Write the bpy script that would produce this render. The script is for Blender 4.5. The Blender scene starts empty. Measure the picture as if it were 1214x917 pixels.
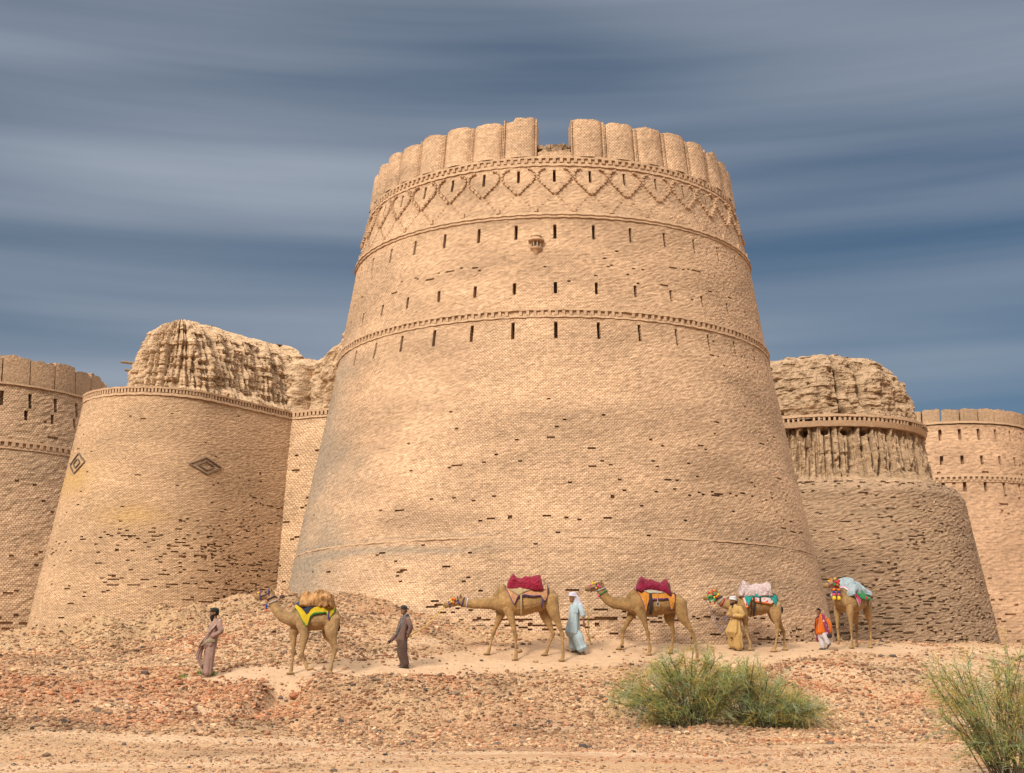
import bpy, math, random
import numpy as np
from mathutils import Vector, Matrix

random.seed(7)
rng = np.random.default_rng(11)
R_ = math.radians
PI = math.pi
scn = bpy.context.scene
COL = scn.collection

# ------------------------------------------------------------------ camera
FPX, TILT, EYE = 1600.0, R_(12.0), 1.6
CT, ST = math.cos(TILT), math.sin(TILT)

def at(px, py, Y):
    """world point on the ray through photo pixel (px, py) at world depth Y"""
    a = (px - 607) / FPX
    b = (458.5 - py) / FPX
    dy = CT - b * ST
    dz = ST + b * CT
    return (a * Y / dy, Y, EYE + dz * Y / dy)

cam = bpy.data.cameras.new('camera')
cam.sensor_fit = 'HORIZONTAL'
cam.angle_x = 2 * math.atan(607 / FPX)
cam.clip_start = 0.1
cam.clip_end = 9000
cam_o = bpy.data.objects.new('camera', cam)
COL.objects.link(cam_o)
cam_o.location = (0, 0, EYE)
cam_o.rotation_euler = (PI / 2 + TILT, 0, 0)
scn.camera = cam_o

# ------------------------------------------------------------------ noise
def _hash(i, j, k):
    h = (i.astype(np.int64) * 374761393 + j.astype(np.int64) * 668265263 + k.astype(np.int64) * 2147483647) & 0xffffffff
    h = ((h ^ (h >> 13)) * 1274126177) & 0xffffffff
    h = (h ^ (h >> 16)) & 0xffffffff
    return h / 4294967295.0

def vn(x, y=0.0, z=0.0):
    """value noise in -1..1"""
    x, y, z = np.broadcast_arrays(np.asarray(x, float), np.asarray(y, float), np.asarray(z, float))
    i, j, k = np.floor(x), np.floor(y), np.floor(z)
    u, v, w = x - i, y - j, z - k
    u = u * u * (3 - 2 * u); v = v * v * (3 - 2 * v); w = w * w * (3 - 2 * w)
    r = 0
    for a in (0, 1):
        for b in (0, 1):
            for c in (0, 1):
                r = r + _hash(i + a, j + b, k + c) * (u if a else 1 - u) * (v if b else 1 - v) * (w if c else 1 - w)
    return r * 2 - 1

def fbm(x, y=0.0, z=0.0, o=4):
    s, a, n = 0, 1.0, 0
    for q in range(o):
        s = s + a * vn(np.asarray(x) * 2 ** q + 17.3 * q, np.asarray(y) * 2 ** q + 5.1 * q, np.asarray(z) * 2 ** q)
        n += a
        a *= 0.5
    return s / n

def sstep(a, b, x):
    t = np.clip((np.asarray(x, float) - a) / (b - a), 0, 1)
    return t * t * (3 - 2 * t)

# ------------------------------------------------------------------ materials
MATS = {}

def mat(name, col, rough=0.9, nscale=8.0, var=0.25, bump=0.15, bscale=None, attr=None, dist=0.02, sheen=0.0, spots=None):
    if name in MATS:
        return MATS[name]
    m = bpy.data.materials.new(name)
    m.use_nodes = True
    nt = m.node_tree
    N, L = nt.nodes, nt.links
    b = N['Principled BSDF']
    b.inputs['Roughness'].default_value = rough
    b.inputs['Specular IOR Level'].default_value = 0.15
    if sheen:
        b.inputs['Sheen Weight'].default_value = sheen
    tc = N.new('ShaderNodeTexCoord')
    n = N.new('ShaderNodeTexNoise')
    n.inputs['Scale'].default_value = nscale
    n.inputs['Detail'].default_value = 6
    n.inputs['Roughness'].default_value = 0.65
    L.new(tc.outputs['Object'], n.inputs['Vector'])
    mr = N.new('ShaderNodeMapRange')
    mr.inputs[1].default_value = 0.3
    mr.inputs[2].default_value = 0.7
    mr.inputs[3].default_value = 1 - var
    mr.inputs[4].default_value = 1 + var
    L.new(n.outputs['Fac'], mr.inputs[0])
    mx = N.new('ShaderNodeMix')
    mx.data_type = 'RGBA'
    mx.blend_type = 'MULTIPLY'
    mx.inputs[0].default_value = 1
    if attr:
        at_ = N.new('ShaderNodeAttribute')
        at_.attribute_name = attr
        L.new(at_.outputs['Color'], mx.inputs[6])
    else:
        mx.inputs[6].default_value = (*col, 1)
    L.new(mr.outputs[0], mx.inputs[7])
    out = mx.outputs[2]
    if spots:
        vo = N.new('ShaderNodeTexVoronoi')
        vo.inputs['Scale'].default_value = spots[1]
        L.new(tc.outputs['Object'], vo.inputs['Vector'])
        cr = N.new('ShaderNodeMath')
        cr.operation = 'LESS_THAN'
        cr.inputs[1].default_value = spots[2]
        L.new(vo.outputs['Distance'], cr.inputs[0])
        m2 = N.new('ShaderNodeMix')
        m2.data_type = 'RGBA'
        L.new(cr.outputs[0], m2.inputs[0])
        L.new(out, m2.inputs[6])
        m2.inputs[7].default_value = (*spots[0], 1)
        out = m2.outputs[2]
    L.new(out, b.inputs['Base Color'])
    if bump:
        n2 = N.new('ShaderNodeTexNoise')
        n2.inputs['Scale'].default_value = bscale or nscale * 3
        n2.inputs['Detail'].default_value = 5
        L.new(tc.outputs['Object'], n2.inputs['Vector'])
        bp = N.new('ShaderNodeBump')
        bp.inputs['Strength'].default_value = bump
        bp.inputs['Distance'].default_value = dist
        L.new(n2.outputs['Fac'], bp.inputs['Height'])
        L.new(bp.outputs[0], b.inputs['Normal'])
    MATS[name] = m
    return m

def brick_mat(name, c1, c2, joint, stain_col=(0.2, 0.15, 0.1), jw=0.15, bstr=0.6, grime=0.2, bscale=1.3, bw=1.0, dash=.42):
    """brickwork in UV cell units (one unit = one brick), with stains from the vertex attribute 'stain'"""
    m = bpy.data.materials.new(name)
    m.use_nodes = True
    nt = m.node_tree
    N, L = nt.nodes, nt.links
    b = N['Principled BSDF']
    b.inputs['Roughness'].default_value = 0.95
    b.inputs['Specular IOR Level'].default_value = 0.1
    uv = N.new('ShaderNodeUVMap')
    tc = N.new('ShaderNodeTexCoord')
    NV = N.new('ShaderNodeMapping'); NV.inputs['Scale'].default_value = (0.45, 1.25, 1)
    L.new(uv.outputs['UV'], NV.inputs['Vector'])
    dn = N.new('ShaderNodeTexNoise'); dn.inputs['Scale'].default_value = 1.0; dn.inputs['Detail'].default_value = 3; dn.inputs['Roughness'].default_value = .7
    L.new(NV.outputs[0], dn.inputs['Vector'])
    dm = N.new('ShaderNodeMapRange'); dm.inputs[1].default_value = .30; dm.inputs[2].default_value = .50; dm.inputs[3].default_value = dash; dm.inputs[4].default_value = 1.05
    L.new(dn.outputs['Fac'], dm.inputs[0])
    # slight waviness so that the courses are not ruler-straight
    wob = N.new('ShaderNodeTexNoise')
    wob.inputs['Scale'].default_value = 0.9
    wob.inputs['Detail'].default_value = 3
    L.new(tc.outputs['Object'], wob.inputs['Vector'])
    wa = N.new('ShaderNodeVectorMath')
    wa.operation = 'MULTIPLY_ADD'
    wa.inputs[1].default_value = (.8, .7, 0)
    L.new(wob.outputs['Color'], wa.inputs[0])
    L.new(uv.outputs['UV'], wa.inputs[2])
    br = N.new('ShaderNodeTexBrick')
    br.inputs['Scale'].default_value = bscale
    br.inputs['Brick Width'].default_value = bw
    br.inputs['Row Height'].default_value = 1.0
    br.inputs['Mortar Size'].default_value = jw
    br.inputs['Mortar Smooth'].default_value = 0.7
    br.inputs['Bias'].default_value = 0.0
    br.inputs['Color1'].default_value = (*c1, 1)
    br.inputs['Color2'].default_value = (*c2, 1)
    br.inputs['Mortar'].default_value = (*joint, 1)
    L.new(wa.outputs[0], br.inputs['Vector'])
    # grain
    n1 = N.new('ShaderNodeTexNoise')
    n1.inputs['Scale'].default_value = 7.0
    n1.inputs['Detail'].default_value = 6
    n1.inputs['Roughness'].default_value = 0.7
    L.new(tc.outputs['Object'], n1.inputs['Vector'])
    mr = N.new('ShaderNodeMapRange')
    mr.inputs[1].default_value = 0.3; mr.inputs[2].default_value = 0.7
    mr.inputs[3].default_value = 0.72; mr.inputs[4].default_value = 1.25
    L.new(n1.outputs['Fac'], mr.inputs[0])
    # broad weathering, stretched along the courses
    mp = N.new('ShaderNodeMapping')
    mp.inputs['Scale'].default_value = (0.22, 0.22, 0.75)
    L.new(tc.outputs['Object'], mp.inputs['Vector'])
    n2 = N.new('ShaderNodeTexNoise')
    n2.inputs['Scale'].default_value = 1.0
    n2.inputs['Detail'].default_value = 8
    n2.inputs['Roughness'].default_value = 0.6
    L.new(mp.outputs[0], n2.inputs['Vector'])
    mr2 = N.new('ShaderNodeMapRange')
    mr2.inputs[1].default_value = 0.34; mr2.inputs[2].default_value = 0.66
    mr2.inputs[3].default_value = 1 - grime; mr2.inputs[4].default_value = 1 + grime * 0.55
    L.new(n2.outputs['Fac'], mr2.inputs[0])
    mm = N.new('ShaderNodeMath'); mm.operation = 'MULTIPLY'
    m0 = N.new('ShaderNodeMath'); m0.operation = 'MULTIPLY'
    L.new(mr.outputs[0], m0.inputs[0]); L.new(dm.outputs[0], m0.inputs[1])
    L.new(m0.outputs[0], mm.inputs[0]); L.new(mr2.outputs[0], mm.inputs[1])
    mx = N.new('ShaderNodeMix'); mx.data_type = 'RGBA'; mx.blend_type = 'MULTIPLY'; mx.inputs[0].default_value = 1
    L.new(br.outputs['Color'], mx.inputs[6]); L.new(mm.outputs[0], mx.inputs[7])
    # stains that belong to the wall
    sa = N.new('ShaderNodeAttribute'); sa.attribute_name = 'stain'
    st = N.new('ShaderNodeMix'); st.data_type = 'RGBA'
    L.new(sa.outputs['Fac'], st.inputs[0])
    L.new(mx.outputs[2], st.inputs[6])
    sm = N.new('ShaderNodeMix'); sm.data_type = 'RGBA'; sm.blend_type = 'MULTIPLY'; sm.inputs[0].default_value = 1
    sm.inputs[6].default_value = (*stain_col, 1)
    L.new(mr.outputs[0], sm.inputs[7])
    L.new(sm.outputs[2], st.inputs[7])
    L.new(st.outputs[2], b.inputs['Base Color'])
    # relief: joints cut back, brick faces worn
    h = N.new('ShaderNodeMath'); h.operation = 'MULTIPLY_ADD'
    h.inputs[1].default_value = 0.45
    L.new(dm.outputs[0], h.inputs[0])
    inv = N.new('ShaderNodeMath'); inv.operation = 'SUBTRACT'; inv.inputs[0].default_value = 1
    L.new(br.outputs['Fac'], inv.inputs[1])
    L.new(inv.outputs[0], h.inputs[2])
    bp = N.new('ShaderNodeBump')
    bp.inputs['Strength'].default_value = bstr
    bp.inputs['Distance'].default_value = 0.03
    L.new(h.outputs[0], bp.inputs['Height'])
    L.new(bp.outputs[0], b.inputs['Normal'])
    MATS[name] = m
    return m

# ------------------------------------------------------------------ mesh helpers
def mesh_np(name, V, F, mats, uv=None, col=None, stain=None, smooth=False, midx=None):
    """V (n,3); F list of (k,m) index arrays; uv (list like F of (k,m,2)); col (n,3) colour attribute"""
    V = np.asarray(V, float)
    F = [np.asarray(f, np.int64) for f in F if len(f)]
    used = np.zeros(len(V), bool)
    for f in F:
        used[f.ravel()] = True
    remap = np.cumsum(used) - 1
    V = V[used]
    F = [remap[f] for f in F]
    if col is not None: col = np.asarray(col)[used]
    if stain is not None: stain = np.asarray(stain)[used]
    me = bpy.data.meshes.new(name)
    me.vertices.add(len(V)); me.vertices.foreach_set('co', V.astype(np.float32).ravel())
    li = np.concatenate([f.ravel() for f in F])
    tot = np.concatenate([np.full(len(f), f.shape[1]) for f in F])
    st = np.concatenate([[0], np.cumsum(tot)[:-1]])
    me.loops.add(len(li)); me.loops.foreach_set('vertex_index', li.astype(np.int32))
    me.polygons.add(len(tot))
    me.polygons.foreach_set('loop_start', st.astype(np.int32))
    me.polygons.foreach_set('loop_total', tot.astype(np.int32))
    if uv is not None:
        u = me.uv_layers.new(name='UVMap')
        u.data.foreach_set('uv', np.concatenate([np.asarray(x, np.float32).reshape(-1, 2) for x in uv if len(x)]).ravel())
    if col is not None:
        a = me.color_attributes.new('tint', 'FLOAT_COLOR', 'POINT')
        a.data.foreach_set('color', np.concatenate([col, np.ones((len(col), 1))], 1).astype(np.float32).ravel())
    if stain is not None:
        a = me.attributes.new('stain', 'FLOAT', 'POINT')
        a.data.foreach_set('value', stain.astype(np.float32))
    for m in (mats if isinstance(mats, (list, tuple)) else [mats]):
        me.materials.append(m)
    if midx is not None:
        me.polygons.foreach_set('material_index', np.asarray(midx, np.int32))
    me.update(calc_edges=True)
    me.validate()
    me.polygons.foreach_set('use_smooth', np.full(len(me.polygons), smooth))
    return me

def link(name, me, parent=None):
    o = bpy.data.objects.new(name, me)
    COL.objects.link(o)
    if parent: o.parent = parent
    return o

def tag(o, label=None, cat=None, group=None, kind=None):
    if label: o['label'] = label
    if cat: o['category'] = cat
    if group: o['group'] = group
    if kind: o['kind'] = kind
    return o

def thing(name, label, cat, loc=(0, 0, 0), rz=0, group=None):
    o = bpy.data.objects.new(name, None)
    COL.objects.link(o)
    o.empty_display_size = 0.2
    o.location = loc
    o.rotation_euler = (0, 0, rz)
    return tag(o, label, cat, group)

class MB:
    """collects polygons for one mesh"""
    def __init__(s): s.v = []; s.f = []; s.m = []; s.uvs = []
    def add(s, vs, fs, mi=0):
        n = len(s.v)
        s.v += [tuple(v) for v in vs]
        for f in fs:
            s.f.append([n + i for i in f]); s.m.append(mi)
    def box(s, c, sz, M=None, mi=0):
        vs = []
        for a in (-1, 1):
            for b in (-1, 1):
                for d in (-1, 1):
                    p = Vector((a * sz[0] / 2, b * sz[1] / 2, d * sz[2] / 2))
                    if M: p = M @ p
                    vs.append(p + Vector(c))
        s.add(vs, [(0, 1, 3, 2), (4, 6, 7, 5), (0, 4, 5, 1), (2, 3, 7, 6), (0, 2, 6, 4), (1, 5, 7, 3)], mi)
    def rings(s, rings, mi=0, cap=True, closed=True):
        n = len(rings[0]); o = len(s.v)
        for r in rings: s.v += [tuple(p) for p in r]
        for i in range(len(rings) - 1):
            for j in range(n if closed else n - 1):
                k = (j + 1) % n
                s.f.append([o + i * n + j, o + i * n + k, o + (i + 1) * n + k, o + (i + 1) * n + j]); s.m.append(mi)
        if cap and closed:
            s.f.append([o + j for j in range(n)][::-1]); s.m.append(mi)
            e = o + (len(rings) - 1) * n
            s.f.append([e + j for j in range(n)]); s.m.append(mi)
    def tube(s, pts, r, n=6, mi=0):
        pts = [Vector(p) for p in pts]
        rr = r if isinstance(r, (list, tuple)) else [r] * len(pts)
        R = []
        for i, p in enumerate(pts):
            t = (pts[min(i + 1, len(pts) - 1)] - pts[max(i - 1, 0)]).normalized()
            a = Vector((0, 1, 0)) if abs(t.y) < 0.9 else Vector((1, 0, 0))
            u = (a - t * a.dot(t)).normalized(); w = t.cross(u)
            R.append([p + (u * math.cos(2 * PI * j / n) + w * math.sin(2 * PI * j / n)) * rr[i] for j in range(n)])
        s.rings(R, mi)
    def ball(s, c, r, mi=0, n=7, sq=(1, 1, 1)):
        R = []
        for i in range(1, n):
            p = PI * i / n
            R.append([(c[0] + r * sq[0] * math.sin(p) * math.cos(2 * PI * j / n), c[1] + r * sq[1] * math.sin(p) * math.sin(2 * PI * j / n), c[2] - r * sq[2] * math.cos(p)) for j in range(n)])
        s.rings(R, mi)
    def mesh(s, name, mats, smooth=False):
        me = bpy.data.meshes.new(name)
        me.from_pydata(s.v, [], s.f)
        for m in (mats if isinstance(mats, (list, tuple)) else [mats]): me.materials.append(m)
        me.polygons.foreach_set('material_index', s.m)
        me.polygons.foreach_set('use_smooth', [smooth] * len(s.f))
        me.update()
        return me
    def obj(s, name, mats, parent=None, smooth=False):
        return link(name, s.mesh(name, mats, smooth), parent)

def remesh(me, voxel, smooth_it=4, name=None):
    """one continuous skin from overlapping closed shapes"""
    o = bpy.data.objects.new('tmp', me)
    COL.objects.link(o)
    r = o.modifiers.new('r', 'REMESH'); r.mode = 'VOXEL'; r.voxel_size = voxel; r.use_smooth_shade = True
    if smooth_it:
        s = o.modifiers.new('s', 'SMOOTH'); s.factor = 0.5; s.iterations = smooth_it
    dg = bpy.context.evaluated_depsgraph_get()
    dg.update()
    out = bpy.data.meshes.new_from_object(o.evaluated_get(dg), depsgraph=dg)
    mats = [m for m in me.materials]
    bpy.data.objects.remove(o)
    out.materials.clear()
    for m in mats[:1]: out.materials.append(m)
    out.polygons.foreach_set('material_index', np.zeros(len(out.polygons), np.int32))
    out.polygons.foreach_set('use_smooth', np.ones(len(out.polygons), bool))
    out.name = name or me.name
    return out

# ------------------------------------------------------------------ world, sun
SUN_AZ, SUN_EL = R_(-149), R_(37)     # azimuth measured from +Y towards +X: behind the camera, to the left
sd = Vector((math.sin(SUN_AZ) * math.cos(SUN_EL), math.cos(SUN_AZ) * math.cos(SUN_EL), math.sin(SUN_EL)))
sun = bpy.data.lights.new('sun', 'SUN')
sun.energy = 3.5
sun.angle = R_(13.0)
sun.color = (1.0, 0.91, 0.78)
sun_o = bpy.data.objects.new('sun', sun)
COL.objects.link(sun_o)
sun_o.rotation_euler = sd.to_track_quat('Z', 'Y').to_euler()
sun_o.location = (-30, -30, 60)

w = bpy.data.worlds.new('World')
scn.world = w
w.use_nodes = True
N, L = w.node_tree.nodes, w.node_tree.links
bg = N['Background']
bg.inputs['Strength'].default_value = 0.1
sky = N.new('ShaderNodeTexSky')
sky.sky_type = 'NISHITA'
sky.sun_disc = False
sky.sun_elevation = SUN_EL
sky.sun_rotation = SUN_AZ
sky.air_density = 1.0
sky.dust_density = 1.0
sky.ozone_density = 2.0
tcw = N.new('ShaderNodeTexCoord')
def cloud_noise(sc, off, scale, det, rough, dist=0.0):
    mp = N.new('ShaderNodeMapping')
    mp.inputs['Scale'].default_value = sc
    mp.inputs['Location'].default_value = off
    mp.inputs['Rotation'].default_value = (0, R_(3), 0)
    L.new(tcw.outputs['Generated'], mp.inputs['Vector'])
    n = N.new('ShaderNodeTexNoise')
    n.inputs['Scale'].default_value = scale
    n.inputs['Detail'].default_value = det
    n.inputs['Roughness'].default_value = rough
    n.inputs['Distortion'].default_value = dist
    L.new(mp.outputs[0], n.inputs['Vector'])
    return n.outputs['Fac']
def mrange(v, a, b, c=0.0, d=1.0, smooth=True):
    m = N.new('ShaderNodeMapRange')
    if smooth: m.interpolation_type = 'SMOOTHSTEP'
    m.inputs[1].default_value = a; m.inputs[2].default_value = b
    m.inputs[3].default_value = c; m.inputs[4].default_value = d
    L.new(v, m.inputs[0])
    return m.outputs[0]
def mixc(f, a, b, mode='MIX'):
    m = N.new('ShaderNodeMix'); m.data_type = 'RGBA'; m.blend_type = mode
    for i, v in ((0, f), (6, a), (7, b)):
        if isinstance(v, bpy.types.NodeSocket): L.new(v, m.inputs[i])
        else: m.inputs[i].default_value = v
    return m.outputs[2]
def mth(op, a, b):
    m = N.new('ShaderNodeMath'); m.operation = op
    for i, v in ((0, a), (1, b)):
        if isinstance(v, bpy.types.NodeSocket): L.new(v, m.inputs[i])
        else: m.inputs[i].default_value = v
    return m.outputs[0]
broad = cloud_noise((0.7, 0.7, 4.6), (0.3, 8.1, 4.4), 1.5, 2, 0.4, 0.15)
streak = cloud_noise((0.6, 0.6, 9.5), (3.3, 7.7, 3.1), 1.9, 3, 0.45, 0.1)
fine = cloud_noise((0.7, 0.7, 20.0), (1.4, 0.3, 2.2), 2.2, 4, 0.55)
sep = N.new('ShaderNodeSeparateXYZ')
L.new(tcw.outputs['Generated'], sep.inputs[0])
elev = sep.outputs['Z']
cov = mth('ADD', mth('MULTIPLY', mrange(broad, 0.40, 0.72), 0.60), mth('MULTIPLY', mrange(streak, 0.40, 0.70), 0.38))
cov = mth('ADD', cov, mth('MULTIPLY', mth('SUBTRACT', fine, 0.5), 0.34))
# clouds thicken overhead; brightened there, above the view, as added fill light
over = mrange(elev, 0.47, 0.72)
cov = mth('ADD', cov, mth('ADD', mth('MULTIPLY', over, 0.55), 0.08))
cov_n = N.new('ShaderNodeClamp'); L.new(cov, cov_n.inputs[0])
blue = mixc(1.0, sky.outputs[0], (0.18, 0.285, 0.335, 1), 'MULTIPLY')   # clear sky seen through a thin grey veil
grey = mixc(over, (2.6, 2.98, 3.55, 1), (21.0, 19.6, 18.4, 1))
L.new(mixc(cov_n.outputs[0], blue, grey), bg.inputs['Color'])

scn.view_settings.view_transform = 'Standard'
scn.view_settings.look = 'None'
scn.view_settings.exposure = 0.33
scn.view_settings.gamma = 1.0
scn.view_settings.use_curve_mapping = False

# ------------------------------------------------------------------ ground
CTRL = []
def cp(px, py, Y): CTRL.append(at(px, py, Y))
for px in (-300, 0, 300, 607, 900, 1214, 1500):
    cp(px, 925, 21); cp(px, 890, 26.5)
for px in (450, 607, 800, 1000, 1214, 1500): cp(px, 868, 32.5)
cp(-200, 856, 29.5); cp(0, 856, 29.5); cp(150, 852, 30); cp(320, 852, 31)
cp(0, 822, 32); cp(150, 824, 32.5); cp(330, 828, 33.2); cp(-200, 822, 32)
cp(440, 818, 34.8); cp(600, 824, 35.8); cp(740, 826, 36.8); cp(900, 830, 37.2); cp(1050, 832, 38); cp(1214, 838, 38)
# path and its front edge
cp(245, 804, 35.4); cp(345, 802, 35.5); cp(390, 801, 35.7); cp(478, 793, 37); cp(470, 797, 36.2)
cp(560, 787, 38.3); cp(600, 781, 39); cp(660, 778, 39.2); cp(683, 776, 39.8); cp(740, 776, 40.3); cp(800, 775, 40.7)
cp(750, 782, 39.3); cp(875, 773, 42); cp(935, 770, 43); cp(977, 771, 43); cp(1010, 766, 45.5); cp(1035, 765, 46)
cp(1000, 776, 41.5); cp(1100, 772, 45); cp(1180, 779, 46); cp(1300, 782, 46); cp(1090, 764, 50)
# talus behind the path and the foot of the great tower
cp(655, 753, 41.6); cp(560, 742, 41.9); cp(480, 724, 43); cp(400, 708, 44.7); cp(345, 701, 50.5); cp(800, 761, 42.2); cp(900, 765, 43.8); cp(970, 762, 50)
cp(480, 762, 39.7); cp(400, 758, 39.5); cp(560, 764, 40.6); cp(300, 772, 38); cp(300, 720, 54); cp(250, 747, 47); cp(200, 768, 42)
# left bank and the foot of the left bastion
cp(335, 699, 65); cp(250, 722, 61); cp(180, 742, 60); cp(100, 756, 61.5); cp(27, 758, 66); cp(-100, 750, 75); cp(0, 752, 84); cp(-200, 752, 88)
cp(0, 768, 47); cp(60, 760, 48); cp(130, 757, 50); cp(0, 790, 38); cp(100, 792, 37.5); cp(60, 777, 42); cp(-150, 775, 44)
# right bastions
cp(1060, 763, 71); cp(1190, 771, 79); cp(1000, 757, 72); cp(1060, 764, 56); cp(1214, 771, 98); cp(1350, 771, 95); cp(1300, 775, 70)
C_ = np.array(CTRL)
for x, y, z in ((0, 66, 2.6), (-20, 85, 3.2), (25, 95, 3), (0, 100, 3), (-55, 60, 1.8), (55, 60, 1.8), (-45, 35, 0.6), (45, 40, 0.9), (-60, 110, 3), (60, 115, 3), (0, 14, 0), (-25, 12, 0), (25, 12, 0), (-40, 22, 0.1), (40, 22, 0.1)):
    C_ = np.vstack([C_, [x, y, z]])
def _phi(r2): return np.where(r2 > 1e-9, 0.5 * r2 * np.log(np.maximum(r2, 1e-9)), 0)
_n = len(C_)
_K = _phi(((C_[:, None, :2] - C_[None, :, :2]) ** 2).sum(-1)) + np.eye(_n) * 2.5
_P = np.c_[np.ones(_n), C_[:, :2]]
_W = np.linalg.solve(np.block([[_K, _P], [_P.T, np.zeros((3, 3))]]), np.r_[C_[:, 2], 0, 0, 0])

PATH = np.array([at(215, 806, 35.0), at(270, 804, 35.4), at(345, 801, 35.7), at(478, 792, 37), at(600, 780, 39), at(683, 775, 39.9), at(800, 774, 41), at(935, 770, 42.8), at(1010, 768, 44.5), at(1130, 772, 47.5), at(1330, 776, 50)])[:, :2]
PW = np.array([.1, .45, .75, 0.9, 1.25, 1.3, 1.3, 1.4, 1.5, 1.3, 1.0])

def path_w(x, y):
    """1 on the trodden path, 0 away from it"""
    best = np.full(np.shape(x), -9.0)
    for i in range(len(PATH) - 1):
        a, b = PATH[i], PATH[i + 1]
        d = b - a
        t = np.clip(((x - a[0]) * d[0] + (y - a[1]) * d[1]) / (d @ d), 0, 1)
        dist = np.hypot(x - a[0] - t * d[0], y - a[1] - t * d[1])
        best = np.maximum(best, 1 - dist / (PW[i] * (1 - t) + PW[i + 1] * t))
    return sstep(-0.35, 0.35, best + 0.35 * fbm(x * 1.1, y * 1.1, 3.3, 3))

def ground_base(x, y):
    x = np.asarray(x, float); y = np.asarray(y, float)
    sh = x.shape
    X, Y = x.ravel(), y.ravel()
    z = np.zeros(len(X))
    for i in range(0, len(X), 20000):
        sl = slice(i, i + 20000)
        r2 = (X[sl, None] - C_[None, :, 0]) ** 2 + (Y[sl, None] - C_[None, :, 1]) ** 2
        z[sl] = _phi(r2) @ _W[:_n] + _W[_n] + _W[_n + 1] * X[sl] + _W[_n + 2] * Y[sl]
    z = np.clip(z, -0.4, 5.0)
    far = sstep(75, 170, np.hypot(X, Y - 55))
    z = z * (1 - far) + (1.2 * sstep(60, 200, Y)) * far
    return z.reshape(sh)

def ground_z(x, y):
    x = np.asarray(x, float); y = np.asarray(y, float)
    z = ground_base(x, y)
    pw = path_w(x, y)
    slope = sstep(27, 33, y)
    rough = 0.3 + 0.7 * slope
    n = 0.24 * fbm(x * 0.42, y * 0.42, 0.7, 4) + 0.09 * fbm(x * 1.7, y * 1.7, 4.1, 3)
    # runnels and little scarps of the eroded bank on the left
    bank = np.exp(-((x + 14.5) / 5.0) ** 2 - ((y - 46) / 4.5) ** 2)
    n = n + .75 * bank + .5 * np.exp(-((x + 11.5) / 1.6) ** 2 - ((y - 47) / 2) ** 2)
    n = n + bank * (1.35 * (np.abs(fbm(x * 0.33, y * 0.33, 9.2, 4)) * 2 - 0.5))
    bank2 = np.exp(-((x - 14.5) / 3.5) ** 2 - ((y - 46) / 3) ** 2)
    n = n + bank2 * 0.35 * fbm(x * 0.6, y * 0.6, 2.2, 3)
    # washed gullies down the embankment
    emb = np.exp(-((y - 35.2 - 0.17 * x) / 2.2) ** 2)
    n = n + emb * (.55 * fbm(x * .38 + 4, y * .5, 6.1, 3) + .1)
    n = n + .3 * np.exp(-((y - 44) / 4) ** 2) * fbm(x * .5, y * .5, 11.3, 3) * sstep(2, -6, x)
    n = n - emb * 0.5 * sstep(0.25, 0.7, fbm(x * 0.55, y * 0.12, 5.5, 3))
    return z + n * rough * (1 - 0.8 * pw)

def gz(x, y): return float(ground_z(np.array([x]), np.array([y]))[0])

def axis(lo, hi, d, far, k):
    a = list(np.arange(lo, hi + 1e-6, d))
    s, v = d, a[-1]
    while v < far: s *= k; v += s; a.append(v)
    s, v = d, a[0]; b = []
    while v > -far: s *= k; v -= s; b.append(v)
    return np.array(b[::-1] + a)
gx = axis(-20, 21, 0.13, 4000, 1.09)
gy = np.concatenate([[-4000, -1500, -600, -200, -80, -30, -10, 0, 6, 11, 14, 16], np.arange(17.5, 52, 0.13)])
s_, v_ = 0.13, gy[-1]; ext = []
while v_ < 5000: s_ *= 1.07; v_ += s_; ext.append(v_)
gy = np.concatenate([gy, ext])
GX, GY = np.meshgrid(gx, gy)
GZ = ground_z(GX, GY)
GPW = path_w(GX, GY)
nx, ny = len(gx), len(gy)
V = np.stack([GX.ravel(), GY.ravel(), GZ.ravel()], 1)
ii = np.arange(nx * ny).reshape(ny, nx)
Fq = np.stack([ii[:-1, :-1], ii[:-1, 1:], ii[1:, 1:], ii[1:, :-1]], -1).reshape(-1, 4)
pcell = ((GPW[:-1, :-1] + GPW[1:, 1:]) / 2).ravel() > 0.5
# surface tint: pinkish scree, pale trodden sand, redder and greyer rubble patches
def ground_tint(x, y):
    pw = path_w(x, y)
    base = np.array([0.41, 0.265, 0.15]) + np.zeros(x.shape + (3,))
    red = sstep(0.02, 0.4, fbm(x * 0.28, y * 0.4, 7.7, 4))[..., None]
    dk = sstep(.08, .45, fbm(x * .55 + 3, y * .55, 8.8, 3))[..., None]
    base = base * (1 - .25 * dk)
    base = base * (1 - 0.6 * red) + np.array([0.315, 0.165, 0.092]) * 0.6 * red
    pale = sstep(0.0, 0.45, fbm(x * 0.35, y * 1.0, 1.7, 4) + 0.22 * sstep(31, 22, y))[..., None]
    base = base * (1 - pale * 0.75) + np.array([0.50, 0.35, 0.22]) * 0.75 * pale
    loam = (np.exp(-((x + 15) / 7) ** 2 - ((y - 46) / 6) ** 2))[..., None]
    base = base * (1 - 0.6 * loam) + np.array([0.34, 0.235, 0.125]) * 0.7 * loam
    p = pw[..., None]
    p = p * .7
    return (base * (1 - p) + np.array([0.46, 0.318, 0.198]) * p) * np.array([.97, .95, .95])
Ctint = ground_tint(GX, GY).reshape(-1, 3)
m_ground = mat('scree', (0.4, 0.26, 0.16), 0.95, 9.0, 0.35, 0.9, 22.0, attr='tint', dist=0.06)
m_path = mat('trodden_sand', (0.5, 0.35, 0.22), 0.95, 5.0, 0.14, 0.45, 14.0, attr='tint', dist=0.03)
g = link('ground', mesh_np('ground', V, [Fq[~pcell]], m_ground, col=Ctint, smooth=True))
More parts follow.
